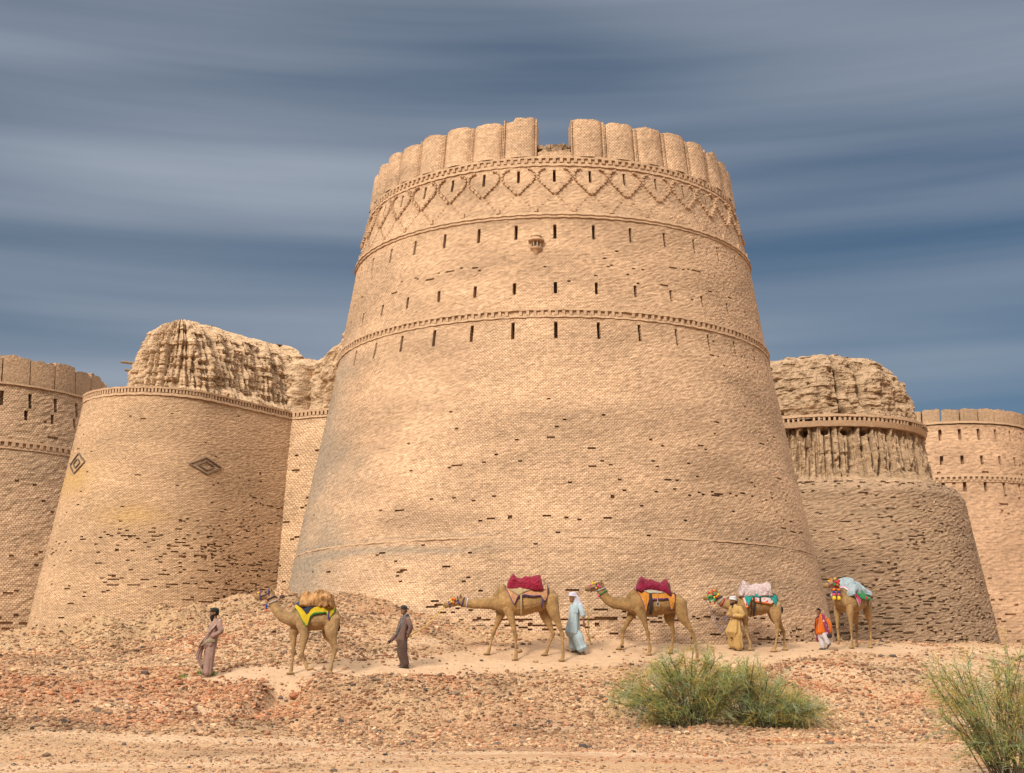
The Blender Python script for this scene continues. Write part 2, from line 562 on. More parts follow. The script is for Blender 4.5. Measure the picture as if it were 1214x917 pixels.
tag(g, 'dry pinkish desert ground strewn with broken brick', None, kind='structure')
p_ = link('path', mesh_np('path', V, [Fq[pcell]], m_path, col=Ctint, smooth=True))
tag(p_, 'pale trodden sandy path along the foot of the fort', None, kind='structure')

# ------------------------------------------------------------------ rubble (nobody could count it)
def ico():
    t = (1 + 5 ** 0.5) / 2
    v = np.array([(-1, t, 0), (1, t, 0), (-1, -t, 0), (1, -t, 0), (0, -1, t), (0, 1, t), (0, -1, -t), (0, 1, -t), (t, 0, -1), (t, 0, 1), (-t, 0, -1), (-t, 0, 1)]) / 1.902
    f = np.array([(0, 11, 5), (0, 5, 1), (0, 1, 7), (0, 7, 10), (0, 10, 11), (1, 5, 9), (5, 11, 4), (11, 10, 2), (10, 7, 6), (7, 1, 8), (3, 9, 4), (3, 4, 2), (3, 2, 6), (3, 6, 8), (3, 8, 9), (4, 9, 5), (2, 4, 11), (6, 2, 10), (8, 6, 7), (9, 8, 1)])
    return v, f
IV, IF = ico()
PAL = np.array([(0.41, 0.265, 0.145), (0.40, 0.235, 0.132), (0.32, 0.16, 0.085), (0.28, 0.18, 0.098), (0.48, 0.335, 0.20), (0.18, 0.125, 0.085), (0.10, 0.083, 0.07)])

def rocks(n, sampler, smin, smax, power, probs):
    x, y = sampler(n)
    x, y = x[:n], y[:n]
    n = len(x)
    z = ground_z(x, y)
    u = rng.random(n)
    s = smin * (smax / smin) ** (u ** power)
    sc = np.stack([s * rng.uniform(.7, 1.3, n), s * rng.uniform(.7, 1.3, n), s * rng.uniform(.35, .85, n)], 1)
    v = IV[None] * (1 + rng.uniform(-.32, .25, (n, 12, 1)))
    # boxy, brick-like breakage
    v = np.sign(v) * np.abs(v) ** 0.72
    v = v * sc[:, None, :]
    a = rng.uniform(0, 2 * PI, n); ca, sa = np.cos(a)[:, None], np.sin(a)[:, None]
    tl = rng.normal(0, .35, n); ct, st2 = np.cos(tl)[:, None], np.sin(tl)[:, None]
    X, Y_, Z = v[..., 0], v[..., 1], v[..., 2]
    X, Z = X * ct - Z * st2, X * st2 + Z * ct
    X, Y_ = X * ca - Y_ * sa, X * sa + Y_ * ca
    V = np.stack([X + x[:, None], Y_ + y[:, None], Z + (z + sc[:, 2] * 0.25)[:, None]], -1).reshape(-1, 3)
    F = (IF[None] + (np.arange(n) * 12)[:, None, None]).reshape(-1, 3)
    c = PAL[rng.choice(len(PAL), n, p=probs)] * rng.uniform(.58, 1.2, (n, 1)) * np.array([[1.04, 1.01, 1.02]])
    # heaps of different origin: redder burnt brick, darker weathered brick, pale mortar
    dark = sstep(.08, .45, fbm(x * .55 + 3, y * .55, 8.8, 3))[:, None]
    red = sstep(.05, .4, fbm(x * .33 + 9, y * .4, 3.1, 3))[:, None]
    c = c * (1 - .38 * dark) * (1 + red * np.array([[.02, -.16, -.22]]))
    return V, F, np.repeat(c, 12, 0)

def samp_scree(n):
    xs, ys = [], []
    tot = 0
    while tot < n:
        y = rng.uniform(28.5, 62, n * 2)
        x = rng.uniform(-1, 1, n * 2) * (y * 0.42 + 3)
        dens = 0.45 + 0.8 * fbm(x * 0.5, y * 0.5, 2.4, 3)
        dens = dens + 0.55 * np.exp(-((y - 34.8 - 0.17 * x) / 2.6) ** 2)
        dens = dens + 0.5 * np.exp(-((x + 9) / 7) ** 2 - ((y - 44) / 7) ** 2)
        dens = dens * (1 - 0.93 * path_w(x, y)) * sstep(60, 46, y + 0 * x) * (1 - .55 * np.exp(-((x + 16) / 5) ** 2 - ((y - 47) / 5) ** 2))
        # not inside the great tower
        dens = np.where(np.hypot(x - 1.6, y - 52) < 10.0, 0, dens)
        k = rng.random(n * 2) < dens
        xs.append(x[k]); ys.append(y[k]); tot += k.sum()
    return np.concatenate(xs), np.concatenate(ys)

def samp_near(n):
    xs, ys = [], []
    tot = 0
    while tot < n:
        y = rng.uniform(17.5, 31, n * 2)
        x = rng.uniform(-1, 1, n * 2) * (y * 0.42 + 3)
        dens = 0.35 + 0.95 * fbm(x * 0.4, y * 0.9, 6.4, 3)
        k = rng.random(n * 2) < dens
        xs.append(x[k]); ys.append(y[k]); tot += k.sum()
    return np.concatenate(xs), np.concatenate(ys)
parts = [rocks(120000, samp_scree, 0.014, 0.072, 2.4, [.25, .20, .19, .15, .12, .06, .03]),
         rocks(42000, samp_near, 0.007, 0.042, 2.8, [.22, .22, .24, .13, .09, .06, .04]),
         rocks(260, samp_scree, 0.06, 0.14, 1.4, [.2, .15, .15, .15, .05, .15, .15]),
         rocks(120, samp_near, 0.03, 0.08, 1.6, [.2, .2, .2, .1, .1, .1, .1])]
off = 0; VV = []; FF = []; CC = []
for v, f, c in parts:
    VV.append(v); FF.append(f + off); CC.append(c); off += len(v)
m_rock = mat('broken_brick', (0.4, 0.26, 0.16), 0.95, 14.0, 0.22, 0.3, 30, attr='tint')
rb = link('rubble', mesh_np('rubble', np.concatenate(VV), [np.concatenate(FF)], m_rock, col=np.concatenate(CC)))
tag(rb, 'scattered broken bricks and stones covering the slopes', 'rubble', kind='stuff')
del VV, FF, CC, parts

# ------------------------------------------------------------------ the fort
M_MAIN = brick_mat('tan_brick', (0.595, 0.412, 0.268), (0.49, 0.33, 0.205), (0.315, 0.19, 0.11), (0.27, 0.22, 0.165), bw=0.9, jw=0.15, bstr=0.36, bscale=1.05, dash=.68, grime=.28)
M_LEFT = brick_mat('ochre_brick', (0.60, 0.41, 0.255), (0.47, 0.315, 0.19), (0.29, 0.178, 0.10), (0.46, 0.29, 0.12), bw=0.92, jw=0.16, bstr=.42, bscale=1.05, dash=.58)
M_BROWN = brick_mat('brown_brick', (0.60, 0.41, 0.26), (0.49, 0.325, 0.2), (0.33, 0.215, 0.13), (0.36, 0.25, 0.16), bw=0.9, jw=0.18, bstr=.7, dash=.5)
M_DARK = brick_mat('weathered_brick', (0.56, 0.385, 0.25), (0.44, 0.295, 0.185), (0.30, 0.2, 0.125), (0.34, 0.24, 0.155), bw=0.9, jw=0.2, bstr=0.9)
M_ROSE = brick_mat('rose_brick', (0.60, 0.39, 0.245), (0.52, 0.33, 0.2), (0.38, 0.24, 0.15), (0.3, 0.2, 0.13), bscale=1.6)
M_TRIM = mat('trim_brick', (0.45, 0.302, 0.188), 0.95, 9.0, 0.28, 0.8, 24)
M_GLAZE = mat('dark_glazed_brick', (0.225, 0.175, 0.135), 0.6, 12.0, 0.3, 0.4)
M_WOOD = mat('weathered_wood', (0.22, 0.15, 0.09), 0.85, 10, 0.3, 0.4)
M_MUD = mat('eroded_mud', (0.50, 0.35, 0.218), 0.97, 2.6, 0.3, 1.0, 12.0, dist=0.12)
M_MUD2 = mat('eroded_mud_brown', (0.38, 0.26, 0.16), 0.97, 2.6, 0.32, 1.0, 12.0, dist=0.12)

class Plan:
    """round plan, or a bastion drawn out by L along phi; s in 0..1 runs round it, a=0 faces -Y"""
    def __init__(p, X, Y, L=0.0, phi=0.0, Rm=6.0):
        p.X, p.Y, p.L, p.phi, p.Rm = X, Y, L, phi, Rm
    def __call__(p, s, R):
        s = np.mod(np.asarray(s, float), 1.0)
        if p.L == 0:
            a = s * 2 * PI - PI / 2                     # direction angle; s=0 -> -Y, growing towards +X
            n = np.stack([np.cos(a), np.sin(a)], -1)
            return np.array([p.X, p.Y]) + n * np.asarray(R)[..., None], n
        d = np.array([math.cos(p.phi), math.sin(p.phi)])
        e = np.array([math.sin(p.phi), -math.cos(p.phi)])   # right flank normal
        per = 2 * PI * p.Rm + 2 * p.L
        q = s * per                                      # starts at the nose, runs anticlockwise (towards the right flank)
        h = PI * p.Rm / 2
        seg = np.where(q < h, 0, np.where(q < h + p.L, 1, np.where(q < h + p.L + 2 * h, 2, np.where(q < 3 * h + 2 * p.L, 3, 4))))
        ang = np.where(seg == 0, q / p.Rm, np.where(seg == 1, PI / 2, np.where(seg == 2, PI / 2 + (q - h - p.L) / p.Rm, np.where(seg == 3, 3 * PI / 2, 3 * PI / 2 + (q - 3 * h - 2 * p.L) / p.Rm))))
        al = np.where(seg == 1, q - h, np.where(seg == 2, p.L, np.where(seg == 3, 3 * h + 2 * p.L - q, 0.0)))
        n = -np.cos(ang)[..., None] * d + np.sin(ang)[..., None] * e
        return np.array([p.X, p.Y]) + al[..., None] * d + n * np.asarray(R)[..., None], n
    def per(p, R): return 2 * PI * R + 2 * p.L

class Wall:
    """straight curtain wall, outer face offset by R along its normal"""
    L = 1
    def __init__(p, A, B):
        p.A, p.B = np.array(A, float), np.array(B, float)
        d = p.B - p.A; p.len = float(np.hypot(*d)); d = d / p.len
        p.n = np.array([d[1], -d[0]])
    def __call__(p, s, R):
        s = np.asarray(s, float)
        n = np.broadcast_to(p.n, s.shape + (2,))
        return p.A + (p.B - p.A) * s[..., None] + n * np.asarray(R)[..., None], n

def shaft(name, plan, nc, zs, Rf, mats, parent, hole=None, slots=(), closed=True, s0=0.0, jit=0.012, depth=0.13, stain=None, top=True):
    """brick face, one cell per brick; missing bricks and loopholes are real recesses"""
    nr = len(zs) - 1
    cols = np.arange(nc + 1)
    S, Z = np.meshgrid(s0 + cols / nc, zs)
    Rr = Rf(Z)
    x_ = cols[None, :] % nc if closed else cols[None, :]
    seed = abs(hash_name(name)) % 97
    j = jit * (_hash(np.broadcast_to(x_, S.shape).astype(float), np.broadcast_to(np.arange(nr + 1)[:, None], S.shape).astype(float), np.full(S.shape, float(seed))) - .5) * 2
    P, n = plan(S, Rr)
    wav = 0.035 * fbm(P[..., 0] * .35, P[..., 1] * .35, Z * .35 + seed, 3)
    Rr = Rr + j + wav
    P, n = plan(S, Rr)
    O = np.concatenate([P, Z[..., None]], -1)
    Iv = O.copy(); Iv[..., :2] -= n * depth
    V = np.concatenate([O.reshape(-1, 3), Iv.reshape(-1, 3)])
    no = (nr + 1) * (nc + 1)
    idx = lambda r, c: r * (nc + 1) + c
    hm = np.zeros((nr, nc), bool) if hole is None else hole.copy()
    sl = np.zeros((nr, nc), int)
    for q, (r0, r1, c0, c1) in enumerate(slots):
        sl[r0:r1, c0:c1] = q + 1
        hm[max(r0 - 1, 0):r1 + 1, max(c0 - 1, 0):c1 + 1] = False
    opn = hm | (sl > 0)
    rr, cc = np.nonzero(~opn)
    F = []; U = []
    def quads(r, c, kind, back):
        if kind == 'face':
            return np.stack([idx(r, c) + back, idx(r, c + 1) + back, idx(r + 1, c + 1) + back, idx(r + 1, c) + back], -1), np.stack([np.stack([c, r], -1), np.stack([c + 1, r], -1), np.stack([c + 1, r + 1], -1), np.stack([c, r + 1], -1)], 1)
    f, u = quads(rr, cc, 'face', 0); F.append(f); U.append(u)
    def recess(mask):
        Fs, Us = [], []
        r, c = np.nonzero(mask)
        if not len(r): return Fs, Us
        f, u = quads(r, c, 'face', no); Fs.append(f); Us.append(u)
        pad = np.pad(mask, 1)
        for dr, dc, (a, b) in ((-1, 0, ((0, 0), (0, 1))), (1, 0, ((1, 1), (1, 0))), (0, -1, ((1, 0), (0, 0))), (0, 1, ((0, 1), (1, 1)))):
            k = ~pad[r + 1 + dr, c + 1 + dc]
            r2, c2 = r[k], c[k]
            A = idx(r2 + a[0], c2 + a[1]); B = idx(r2 + b[0], c2 + b[1])
            Fs.append(np.stack([A, B, B + no, A + no], -1))
            ua = np.stack([c2 + a[1], r2 + a[0]], -1); ub = np.stack([c2 + b[1], r2 + b[0]], -1)
            Us.append(np.stack([ua, ub, ub, ua], 1))
        return Fs, Us
    Fs, Us = recess(hm)
    F += Fs; U += Us
    st = np.zeros(len(V))
    if stain is not None:
        sv = stain(S, Z, P).reshape(-1); st = np.concatenate([sv, sv])
    w = link('wall', mesh_np(name + '_wall', V, F, mats, uv=U, stain=st), parent)
    V2 = V.copy(); V2[no:, :2] -= np.broadcast_to(n, O.shape[:2] + (2,)).reshape(-1, 2) * 0.35
    for q in range(len(slots)):
        Fs, Us = recess(sl == q + 1)
        if Fs:
            link('loophole', mesh_np('loophole', V2, Fs, mats, uv=Us, stain=np.zeros(len(V2))), parent)
    return w

def hash_name(s):
    h = 0
    for ch in s: h = (h * 31 + ord(ch)) % 100003
    return h

def band(plan, nseg, Rf, z0, z1, out, closed=True, s_a=0.0, s_b=1.0, mb=None, dz=None, taper=0.0):
    """projecting string course"""
    s = np.linspace(s_a, s_b, nseg + (0 if closed else 1), endpoint=not closed)
    wob = 0.015 * vn(s * nseg / 3.0, z0 * 3.1)
    rings = []
    for R, z in ((-0.15, z0), (out, z0 + 0.0), (out + taper, z1), (-0.15, z1)):
        P, n = plan(s, np.full(s.shape, 0.0) + Rf(z) + R + (wob if R > 0 else 0))
        rings.append([(a, b, z + (0.012 * math.sin(i * 1.7) if R > 0 else 0)) for i, (a, b) in enumerate(P)])
    mb = mb or MB()
    mb.rings(rings, cap=False, closed=closed)
    return mb

def dentils(mb, plan, n, Rf, z0, z1, out, wid, s_a=0.0, s_b=1.0, skip=0.0):
    for i in range(n):
        if skip and rng.random() < skip: continue
        s = s_a + (s_b - s_a) * (i + .5) / n
        P, nn = plan(np.array([s]), np.array([Rf((z0 + z1) / 2) + out / 2 - 0.06]))
        a = math.atan2(nn[0][1], nn[0][0])
        mb.box((P[0][0], P[0][1], (z0 + z1) / 2), (out + 0.12, wid, z1 - z0), Matrix.Rotation(a, 3, 'Z'))

def interp_R(zr):
    z = np.array([a for a, b in zr]); r = np.array([b for a, b in zr])
    return lambda q: np.interp(q, z, r)

def hole_field(nr, nc, specs, sd):
    """missing bricks: (z-centre row, z spread, col centre, col spread, density)"""
    g = np.random.default_rng(sd)
    r, c = np.mgrid[0:nr, 0:nc]
    p = np.zeros((nr, nc))
    for r0, rs, c0, cs, d in specs:
        dc = np.abs(c - c0); dc = np.minimum(dc, nc - dc)
        p += d * np.exp(-((r - r0) / rs) ** 2 - (dc / cs) ** 2)
    p *= 0.45 + 1.5 * sstep(-0.1, 0.5, fbm(c * 0.13, r * 0.35, sd * 1.3, 3))
    h = g.random((nr, nc)) < p
    # bricks fall out in short runs
    run = h & (g.random((nr, nc)) < 0.28)
    h[:, 1:] |= run[:, :-1]
    run2 = run & (g.random((nr, nc)) < 0.35)
    h[:, 2:] |= run2[:, :-2]
    h[0] = False; h[-1] = False
    return h

def mud_mass(name, plan, ns, zr, mats, parent, gully=0.25, gfreq=1.3, rough=0.25, fine=0.12, ns_pits=(), seed=1, zt=None, nz=46, cleft=(), s_a=0.0, s_b=1.0, closed=True, strata=0.06):
    """eroded mud-brick core: runnels washed down it, broken top"""
    z0, z1 = zr[0][0], zr[-1][0]
    Rf = interp_R(zr)
    t = np.linspace(0, 1, nz)
    s = np.linspace(s_a, s_b, ns + (0 if closed else 1), endpoint=not closed)
    S, T = np.meshgrid(s, t)
    P0, _ = plan(S, np.full(S.shape, max(2.0, np.mean([b for a, b in zr]))))
    topz = z1 + (zt(P0) if zt else 0) + 0.22 * fbm(P0[..., 0] * .9, P0[..., 1] * .9, seed, 4)
    Z = z0 + (topz - z0) * T
    R = Rf(z0 + (z1 - z0) * T)
    g = np.abs(fbm(P0[..., 0] * gfreq + .35 * fbm(Z * .5, P0[..., 0]), P0[..., 1] * gfreq, Z * 0.13 + seed, 3))
    fade = np.sin(np.clip(T, 0, 1) * PI) ** 0.25
    disp = -gully * (1 - np.clip(g * 3.2, 0, 1)) ** 1.6
    disp = disp + rough * fbm(P0[..., 0] * 1.5, P0[..., 1] * 1.5, Z * 1.7 + seed * 3, 4)
    disp = disp + .10 * fbm(P0[..., 0] * 5.5, P0[..., 1] * 5.5, Z * 6.5 + seed, 3)
    lay = np.floor((Z + .12 * vn(P0[..., 0] * .8, P0[..., 1] * .8, seed)) / .21)
    disp = disp + strata * .9 * vn(lay * 3.7, P0[..., 0] * 1.4 + lay * 7.1, P0[..., 1] * 1.4)
    disp = disp + strata * .6 * np.abs(fbm(P0[..., 0] * .5, P0[..., 1] * .5, Z * 5.0, 2)) 
    g2 = np.abs(fbm(P0[..., 0] * gfreq * 2.7, P0[..., 1] * gfreq * 2.7, Z * 0.22 + seed * 2, 2))
    disp = disp - fine * (1 - np.clip(g2 * 3.0, 0, 1))
    for ps, pz, pw, ph, pd in ns_pits:
        ds_ = np.mod(S - ps + .5, 1) - .5
        disp = disp - pd * (((ds_ / pw) ** 2 + ((Z - pz) / ph) ** 2) < 1)
    pit = sstep(.33, .6, fbm(P0[..., 0] * 2.6, P0[..., 1] * 2.6, Z * 2.6 + seed, 2))
    disp = disp - pit * 0.15
    for cs, cw, cd in cleft:
        disp = disp - cd * np.exp(-((S - cs - 0.006 * vn(Z * 1.2, cs * 40)) / cw) ** 2)
    P, n = plan(S, R + disp)
    V = np.concatenate([P, Z[..., None]], -1).reshape(-1, 3)
    m = len(s)
    i2 = np.arange(nz * m).reshape(nz, m)
    if closed:
        nxt = np.roll(i2, -1, 1)
        F = np.stack([i2[:-1], nxt[:-1], nxt[1:], i2[1:]], -1).reshape(-1, 4)
        c = V[i2[-1]].mean(0) + np.array([0, 0, .15])
        V = np.vstack([V, c])
        T3 = np.stack([i2[-1], nxt[-1], np.full(m, len(V) - 1)], -1)
        return link(name, mesh_np(name, V, [F, T3], mats), parent)
    F = np.stack([i2[:-1, :-1], i2[:-1, 1:], i2[1:, 1:], i2[1:, :-1]], -1).reshape(-1, 4)
    # closed back so that the wall has a thickness
    P2, _ = plan(S, np.full(S.shape, -1.6))
    V = np.vstack([V, np.concatenate([P2, Z[..., None]], -1).reshape(-1, 3)])
    o = nz * m
    B = np.stack([i2[:-1, 1:] + o, i2[:-1, :-1] + o, i2[1:, :-1] + o, i2[1:, 1:] + o], -1).reshape(-1, 4)
    Tt = np.stack([i2[-1, :-1], i2[-1, 1:], i2[-1, 1:] + o, i2[-1, :-1] + o], -1)
    e0 = np.stack([i2[:-1, 0], i2[1:, 0], i2[1:, 0] + o, i2[:-1, 0] + o], -1)
    e1 = np.stack([i2[1:, -1], i2[:-1, -1], i2[:-1, -1] + o, i2[1:, -1] + o], -1)
    return link(name, mesh_np(name, V, [F, B, Tt, e0, e1], mats), parent)

# ---- the great corner tower
MX, MY = 1.606, 52.0
zA, zB, zC, zD = 17.68 + EYE, 15.39 + EYE, 11.81 + EYE, 3.86 + EYE
Rm = interp_R([(-2, 11.35), (0.3, 10.82), (zD - 0.9, 10.02), (zD, 9.86), (zC, 8.36), (zB, 7.79), (zA, 7.27), (zA + 2.5, 6.95)])
mp = Plan(MX, MY)
tw = thing('brick_tower', 'huge tapering tan brick corner tower with one gap in its fluted battlements', 'tower', (0, 0, 0))
NC, RH = 444, 0.06
zs = np.arange(-0.6, zA + 0.12, RH)
nr = len(zs) - 1
S0 = math.radians(-1.0) / (2 * PI) - 5.5 / NC       # a loophole column faces the camera
c_of = lambda adeg: int(round((adeg + 1.0) / 360 * NC + 5.5)) % NC
r_of = lambda z: int(round((z + 0.6) / RH))
slots = []
for k in range(-9, 11):
    c0 = (k * 12 + 5) % NC
    for zt, h in ((zA - 0.46, 8), (zB - 0.30, 9), (zC + 1.12, 7), (zC - 0.34, 10)):
        if c0 < NC - 1: slots.append((r_of(zt) - h, r_of(zt), c0, c0 + 1))
specs = []
for z, zsr, a, asr, d in (
    (zC + 1.7, 1.5, -38, 16, .06), (zC + 2.0, 1.6, 35, 18, .055), (zC + 1.9, 3, 5, 22, .02),
    (9.6, 3, 12, 40, .006), (8.9, 1.6, 10, 25, .02), (8.2, 1.2, -8, 30, .03), (7.6, 1.2, 15, 25, .03), (7.0, 2.2, -5, 35, .02),
    (6.3, 1.0, -2, 22, .045), (5.9, .8, 30, 30, .03), (4.6, 6, -20, 30, .012), (3.4, 1.6, -12, 26, .11), (3.2, 0.5, -6, 22, .8), (2.75, .8, -20, 20, .10), (3.25, .5, 12, 14, .35),
    (2.9, 5, 50, 14, .10), (2.5, 6, 46, 18, .13), (1.9, 4.0, 42, 15, .22), (1.45, 2.5, 34, 12, .25), (1.7, 5, 0, 40, .03), (7.5, 4, 50, 15, .07), (6.6, 3, 58, 12, .06), (7.3, 2, 20, 20, .05), (5.3, 2.5, -35, 22, .05), (6.8, 2, -45, 20, .05), (3.0, 2.5, -45, 18, .07), (3.0, 1.0, -8, 12, .5), (3.15, .5, 25, 10, .15), (14.6, 2.5, 25, 20, .03), (12.4, 3, 48, 14, .05),
    (9.5, 12, 30, 60, .003), (14.3, 3, 0, 50, .006)):
    specs.append((r_of(z), zsr * .1 / RH, c_of(a), asr / 360 * NC, d))
holes = hole_field(nr, NC, specs, 5)
def main_stain(S, Z, P):
    a = (np.mod(S + .5, 1) - .5) * 360
    n = fbm(P[..., 0] * .8, Z * .8, 1.0, 4)
    s = sstep(-50, -76, a + 14 * n - 2.2 * np.clip(zC - Z, 0, 6) * .6) * sstep(zC + 2.0, zC - 2.5, Z + n * 2) * .75
    wave = Z - (zD + 0.10 * np.sin(a * .11) + .1 * n)
    s = s + .75 * np.exp(-((wave) / .13) ** 2) * sstep(8, -30, a + n * 18)
    s = s + .35 * np.exp(-((Z - zD - .42) / .07) ** 2) * sstep(25, -20, a + n * 25)
    s = s + .55 * np.exp(-((Z - zD + 1.75 + .03 * (a + 50) * .25) / .12) ** 2) * sstep(-25, -45, a + n * 15)
    s = s + .25 * sstep(.35, .7, fbm(P[..., 0] * .3, P[..., 1] * .3, Z * 1.4, 4))
    return np.clip(s, 0, .9)
shaft('great_tower', mp, NC, zs, Rm, M_MAIN, tw, holes, slots, s0=S0, stain=main_stain)
mb = band(mp, 370, Rm, zA + .02, zA + .10, .07)
band(mp, 370, Rm, zA - .28, zA - .20, .05, mb=mb)
dentils(mb, mp, 185, Rm, zA - .13, zA + .02, .07, .11)
mb.obj('cornice', M_TRIM, tw)
mb = band(mp, 370, Rm, zB + .05, zB + .14, .09); band(mp, 370, Rm, zB - .05, zB + .05, .045, mb=mb)
mb.obj('string_course', M_TRIM, tw)
mb = band(mp, 370, Rm, zC + .07, zC + .16, .08); band(mp, 370, Rm, zC - .17, zC - .1, .04, mb=mb)
dentils(mb, mp, 220, Rm, zC - .09, zC + .07, .06, .10, skip=.03)
mb.obj('cornice', M_TRIM, tw)
mb = band(mp, 370, Rm, zD + .30, zD + .35, .018)
mb.obj('string_course', M_TRIM, tw)
# stepped lozenge and ogee relief between the two upper courses: dogtooth bricks set along the outlines
mb = MB()
HB = (zA - .34) - (zB + .16)
def relief_pt(k, u, v):
    s = S0 + ((k * 12 + 5.5) + u * 12) / NC
    z = zB + .16 + v * HB
    P, n = mp(np.array([s]), np.array([Rm(z)]))
    return P[0], n[0], z
def relief_line(k, pts, d=.09, out=.11, th=.09):
    pp = [np.array(p, float) for p in pts]
    seg = []
    for a, b in zip(pp[:-1], pp[1:]):
        n = max(1, int(math.hypot((b[0] - a[0]) * 1.25, (b[1] - a[1]) * HB) / d))
        seg += [a + (b - a) * (i / n) for i in range(n)]
    for i, (u, v) in enumerate(seg):
        P, n, z = relief_pt(k, u, v)
        ang = math.atan2(n[1], n[0])
        o = out * (1.0 if i % 2 == 0 else .55)
        P = P + n * (o / 2 - .05)
        mb.box((P[0], P[1], z), (o + .1, th, th * .85), Matrix.Rotation(ang, 3, 'Z'))
for k in range(-10, 12):
    for sg in (-1, 1):
        relief_line(k, [(sg * .06, .44), (sg * .20, .56), (sg * .40, .70)])
        relief_line(k, [(sg * .40, .70), (sg * .445, .76), (sg * .455, .83), (sg * .43, .90), (sg * .36, .955), (sg * .24, .985)], d=.05, out=.11, th=.06)
        relief_line(k, [(sg * .05, .41), (sg * .25, .24), (sg * .46, .07)], d=.12, out=.032, th=.06)
    P, n, z = relief_pt(k, .5, .06)
    mb.box((P[0], P[1], z), (.16, .12, .16), Matrix.Rotation(math.atan2(n[1], n[0]), 3, 'Z'))
mb.obj('lozenge_relief', M_TRIM, tw)
# fluted merlons, one missing
def merlon(plan, Rf, s_c, ds, z0, h, bulge, mats, parent, seed, thick=.75, roll=True, nz=14, ragged=.10, uvs=.125):
    g = np.random.default_rng(seed)
    t = np.concatenate([[-1, -.955, -.90], np.linspace(-.86, .86, 15), [.90, .955, 1]])
    prof = np.where(np.abs(t) < .87, bulge * np.sqrt(np.clip(1 - (t / .88) ** 2, 0, 1)), 0.0)
    if roll: prof = np.where((np.abs(t) > .93), bulge * .42, prof)
    half = ds / 2 * .985
    zz = np.linspace(0, 1, nz)
    topn = h + ragged * fbm(t * 3, seed * 7.7, 0, 3) + .04 * (g.random() - .5)
    if g.random() < .15:
        a = g.uniform(-.8, .8); topn = topn - .12 * (np.abs(t - a) < g.uniform(.1, .5))
    topn = topn - .06 * np.abs(t) ** 4
    Vs = []
    Per = ds * 2 * PI * Rf(z0)
    for q in zz:
        z = z0 + topn * q
        s = s_c + t * half
        R = Rf(z) + prof + .012 * vn(t * 9, z * 11, seed)
        P, n = plan(s, R)
        P2, _ = plan(s[::-1], (Rf(z) - thick)[::-1])
        ring = np.concatenate([np.c_[P, z], np.c_[P2, z[::-1]]])
        Vs.append(ring)
    Vs = np.array(Vs); m = Vs.shape[1]
    i2 = np.arange(nz * m).reshape(nz, m); nx_ = np.roll(i2, -1, 1)
    F = np.stack([i2[:-1], nx_[:-1], nx_[1:], i2[1:]], -1).reshape(-1, 4)
    uu = np.concatenate([t, t[::-1]]) * Per / 2 / uvs + seed * 13
    vv = Vs[..., 2] / .0625
    uvv = np.stack([np.broadcast_to(uu, Vs.shape[:2]), vv], -1).reshape(-1, 2)
    k = len(t)
    top = np.stack([i2[-1, :k - 1], i2[-1, 1:k], i2[-1, ::-1][:k][1:], i2[-1, ::-1][:k][:-1]], -1)
    V = Vs.reshape(-1, 3)
    st = .18 * sstep(.2, .6, fbm(V[:, 0] * 1.3, V[:, 1] * 1.3, V[:, 2] * .6, 3))
    return link('merlon', mesh_np('merlon', V, [F, top], mats, uv=[uvv[F], uvv[top]], stain=st), parent)
for k in range(37):
    if k == 0: continue
    hgt = 1.46 + (.10 if k == 36 else .0) + .02 * math.sin(k * 2.3)
    merlon(mp, lambda z: Rm(z) - .1, S0 + (k * 12 + 5.5) / NC, 12 / NC, zA + .10, hgt, .2, M_MAIN, tw, 100 + k, ragged=.06)
# terrace inside the battlements and the low broken parapet in the gap
mb = MB()
for rr_, z in ((6.95, zA + .05),):
    ring = [(MX + rr_ * math.cos(a), MY + rr_ * math.sin(a), z) for a in np.linspace(0, 2 * PI, 64, endpoint=False)]
    mb.add(ring, [list(range(64))])
mb.obj('terrace', M_MUD, tw)
merlon(mp, lambda z: Rm(z) - .12, S0 + 5.5 / NC, 12 / NC, zA + .10, .30, .02, M_MAIN, tw, 3, roll=False, ragged=.06).name = 'parapet'
mb = MB()
for i in range(70):
    s = S0 + 5.5 / NC + rng.uniform(-.45, .45) * 12 / NC
    P, n = mp(np.array([s]), np.array([6.98 - abs(rng.normal(0, .3))]))
    sz = rng.uniform(.08, .22)
    mb.box((P[0][0], P[0][1], zA + .42 + rng.uniform(-.05, .2)), (sz * 1.4, sz, sz * .7), Matrix.Rotation(rng.uniform(0, 6), 3, 'Z') @ Matrix.Rotation(rng.normal(0, .4), 3, 'X'))
mb.obj('parapet_rubble', mat('parapet_stone', (0.27, 0.185, 0.115), .95, 6, .3, .6), tw)
# small oriel under the upper course
P, n = mp(np.array([math.radians(-5.6 ) / (2 * PI)]), np.array([Rm(zB - 1.15)]))
oc = Vector((P[0][0] + n[0][0] * .02, P[0][1] + n[0][1] * .02, zB - 1.42))
OS = .68
def lathe(mb, c, prof, n=16):
    mb.rings([[(c[0] + OS * r * math.cos(2 * PI * j / n), c[1] + OS * r * math.sin(2 * PI * j / n), c[2] + OS * z) for j in range(n)] for r, z in prof])
mb = MB(); lathe(mb, oc, [(.02, -.08), (.10, 0), (.13, .06), (.19, .16), (.30, .27), (.31, .34), (.26, .35)])
orl = mb.obj('oriel', M_TRIM, tw)
mb = MB(); lathe(mb, oc, [(.22, .66), (.40, .67), (.42, .71), (.33, .78), (.27, .80), (.27, .9), (.30, .92), (.26, 1.0), (.17, 1.08), (.05, 1.13), (.01, 1.17)]); mb.obj('canopy', M_TRIM, orl)
mb = MB()
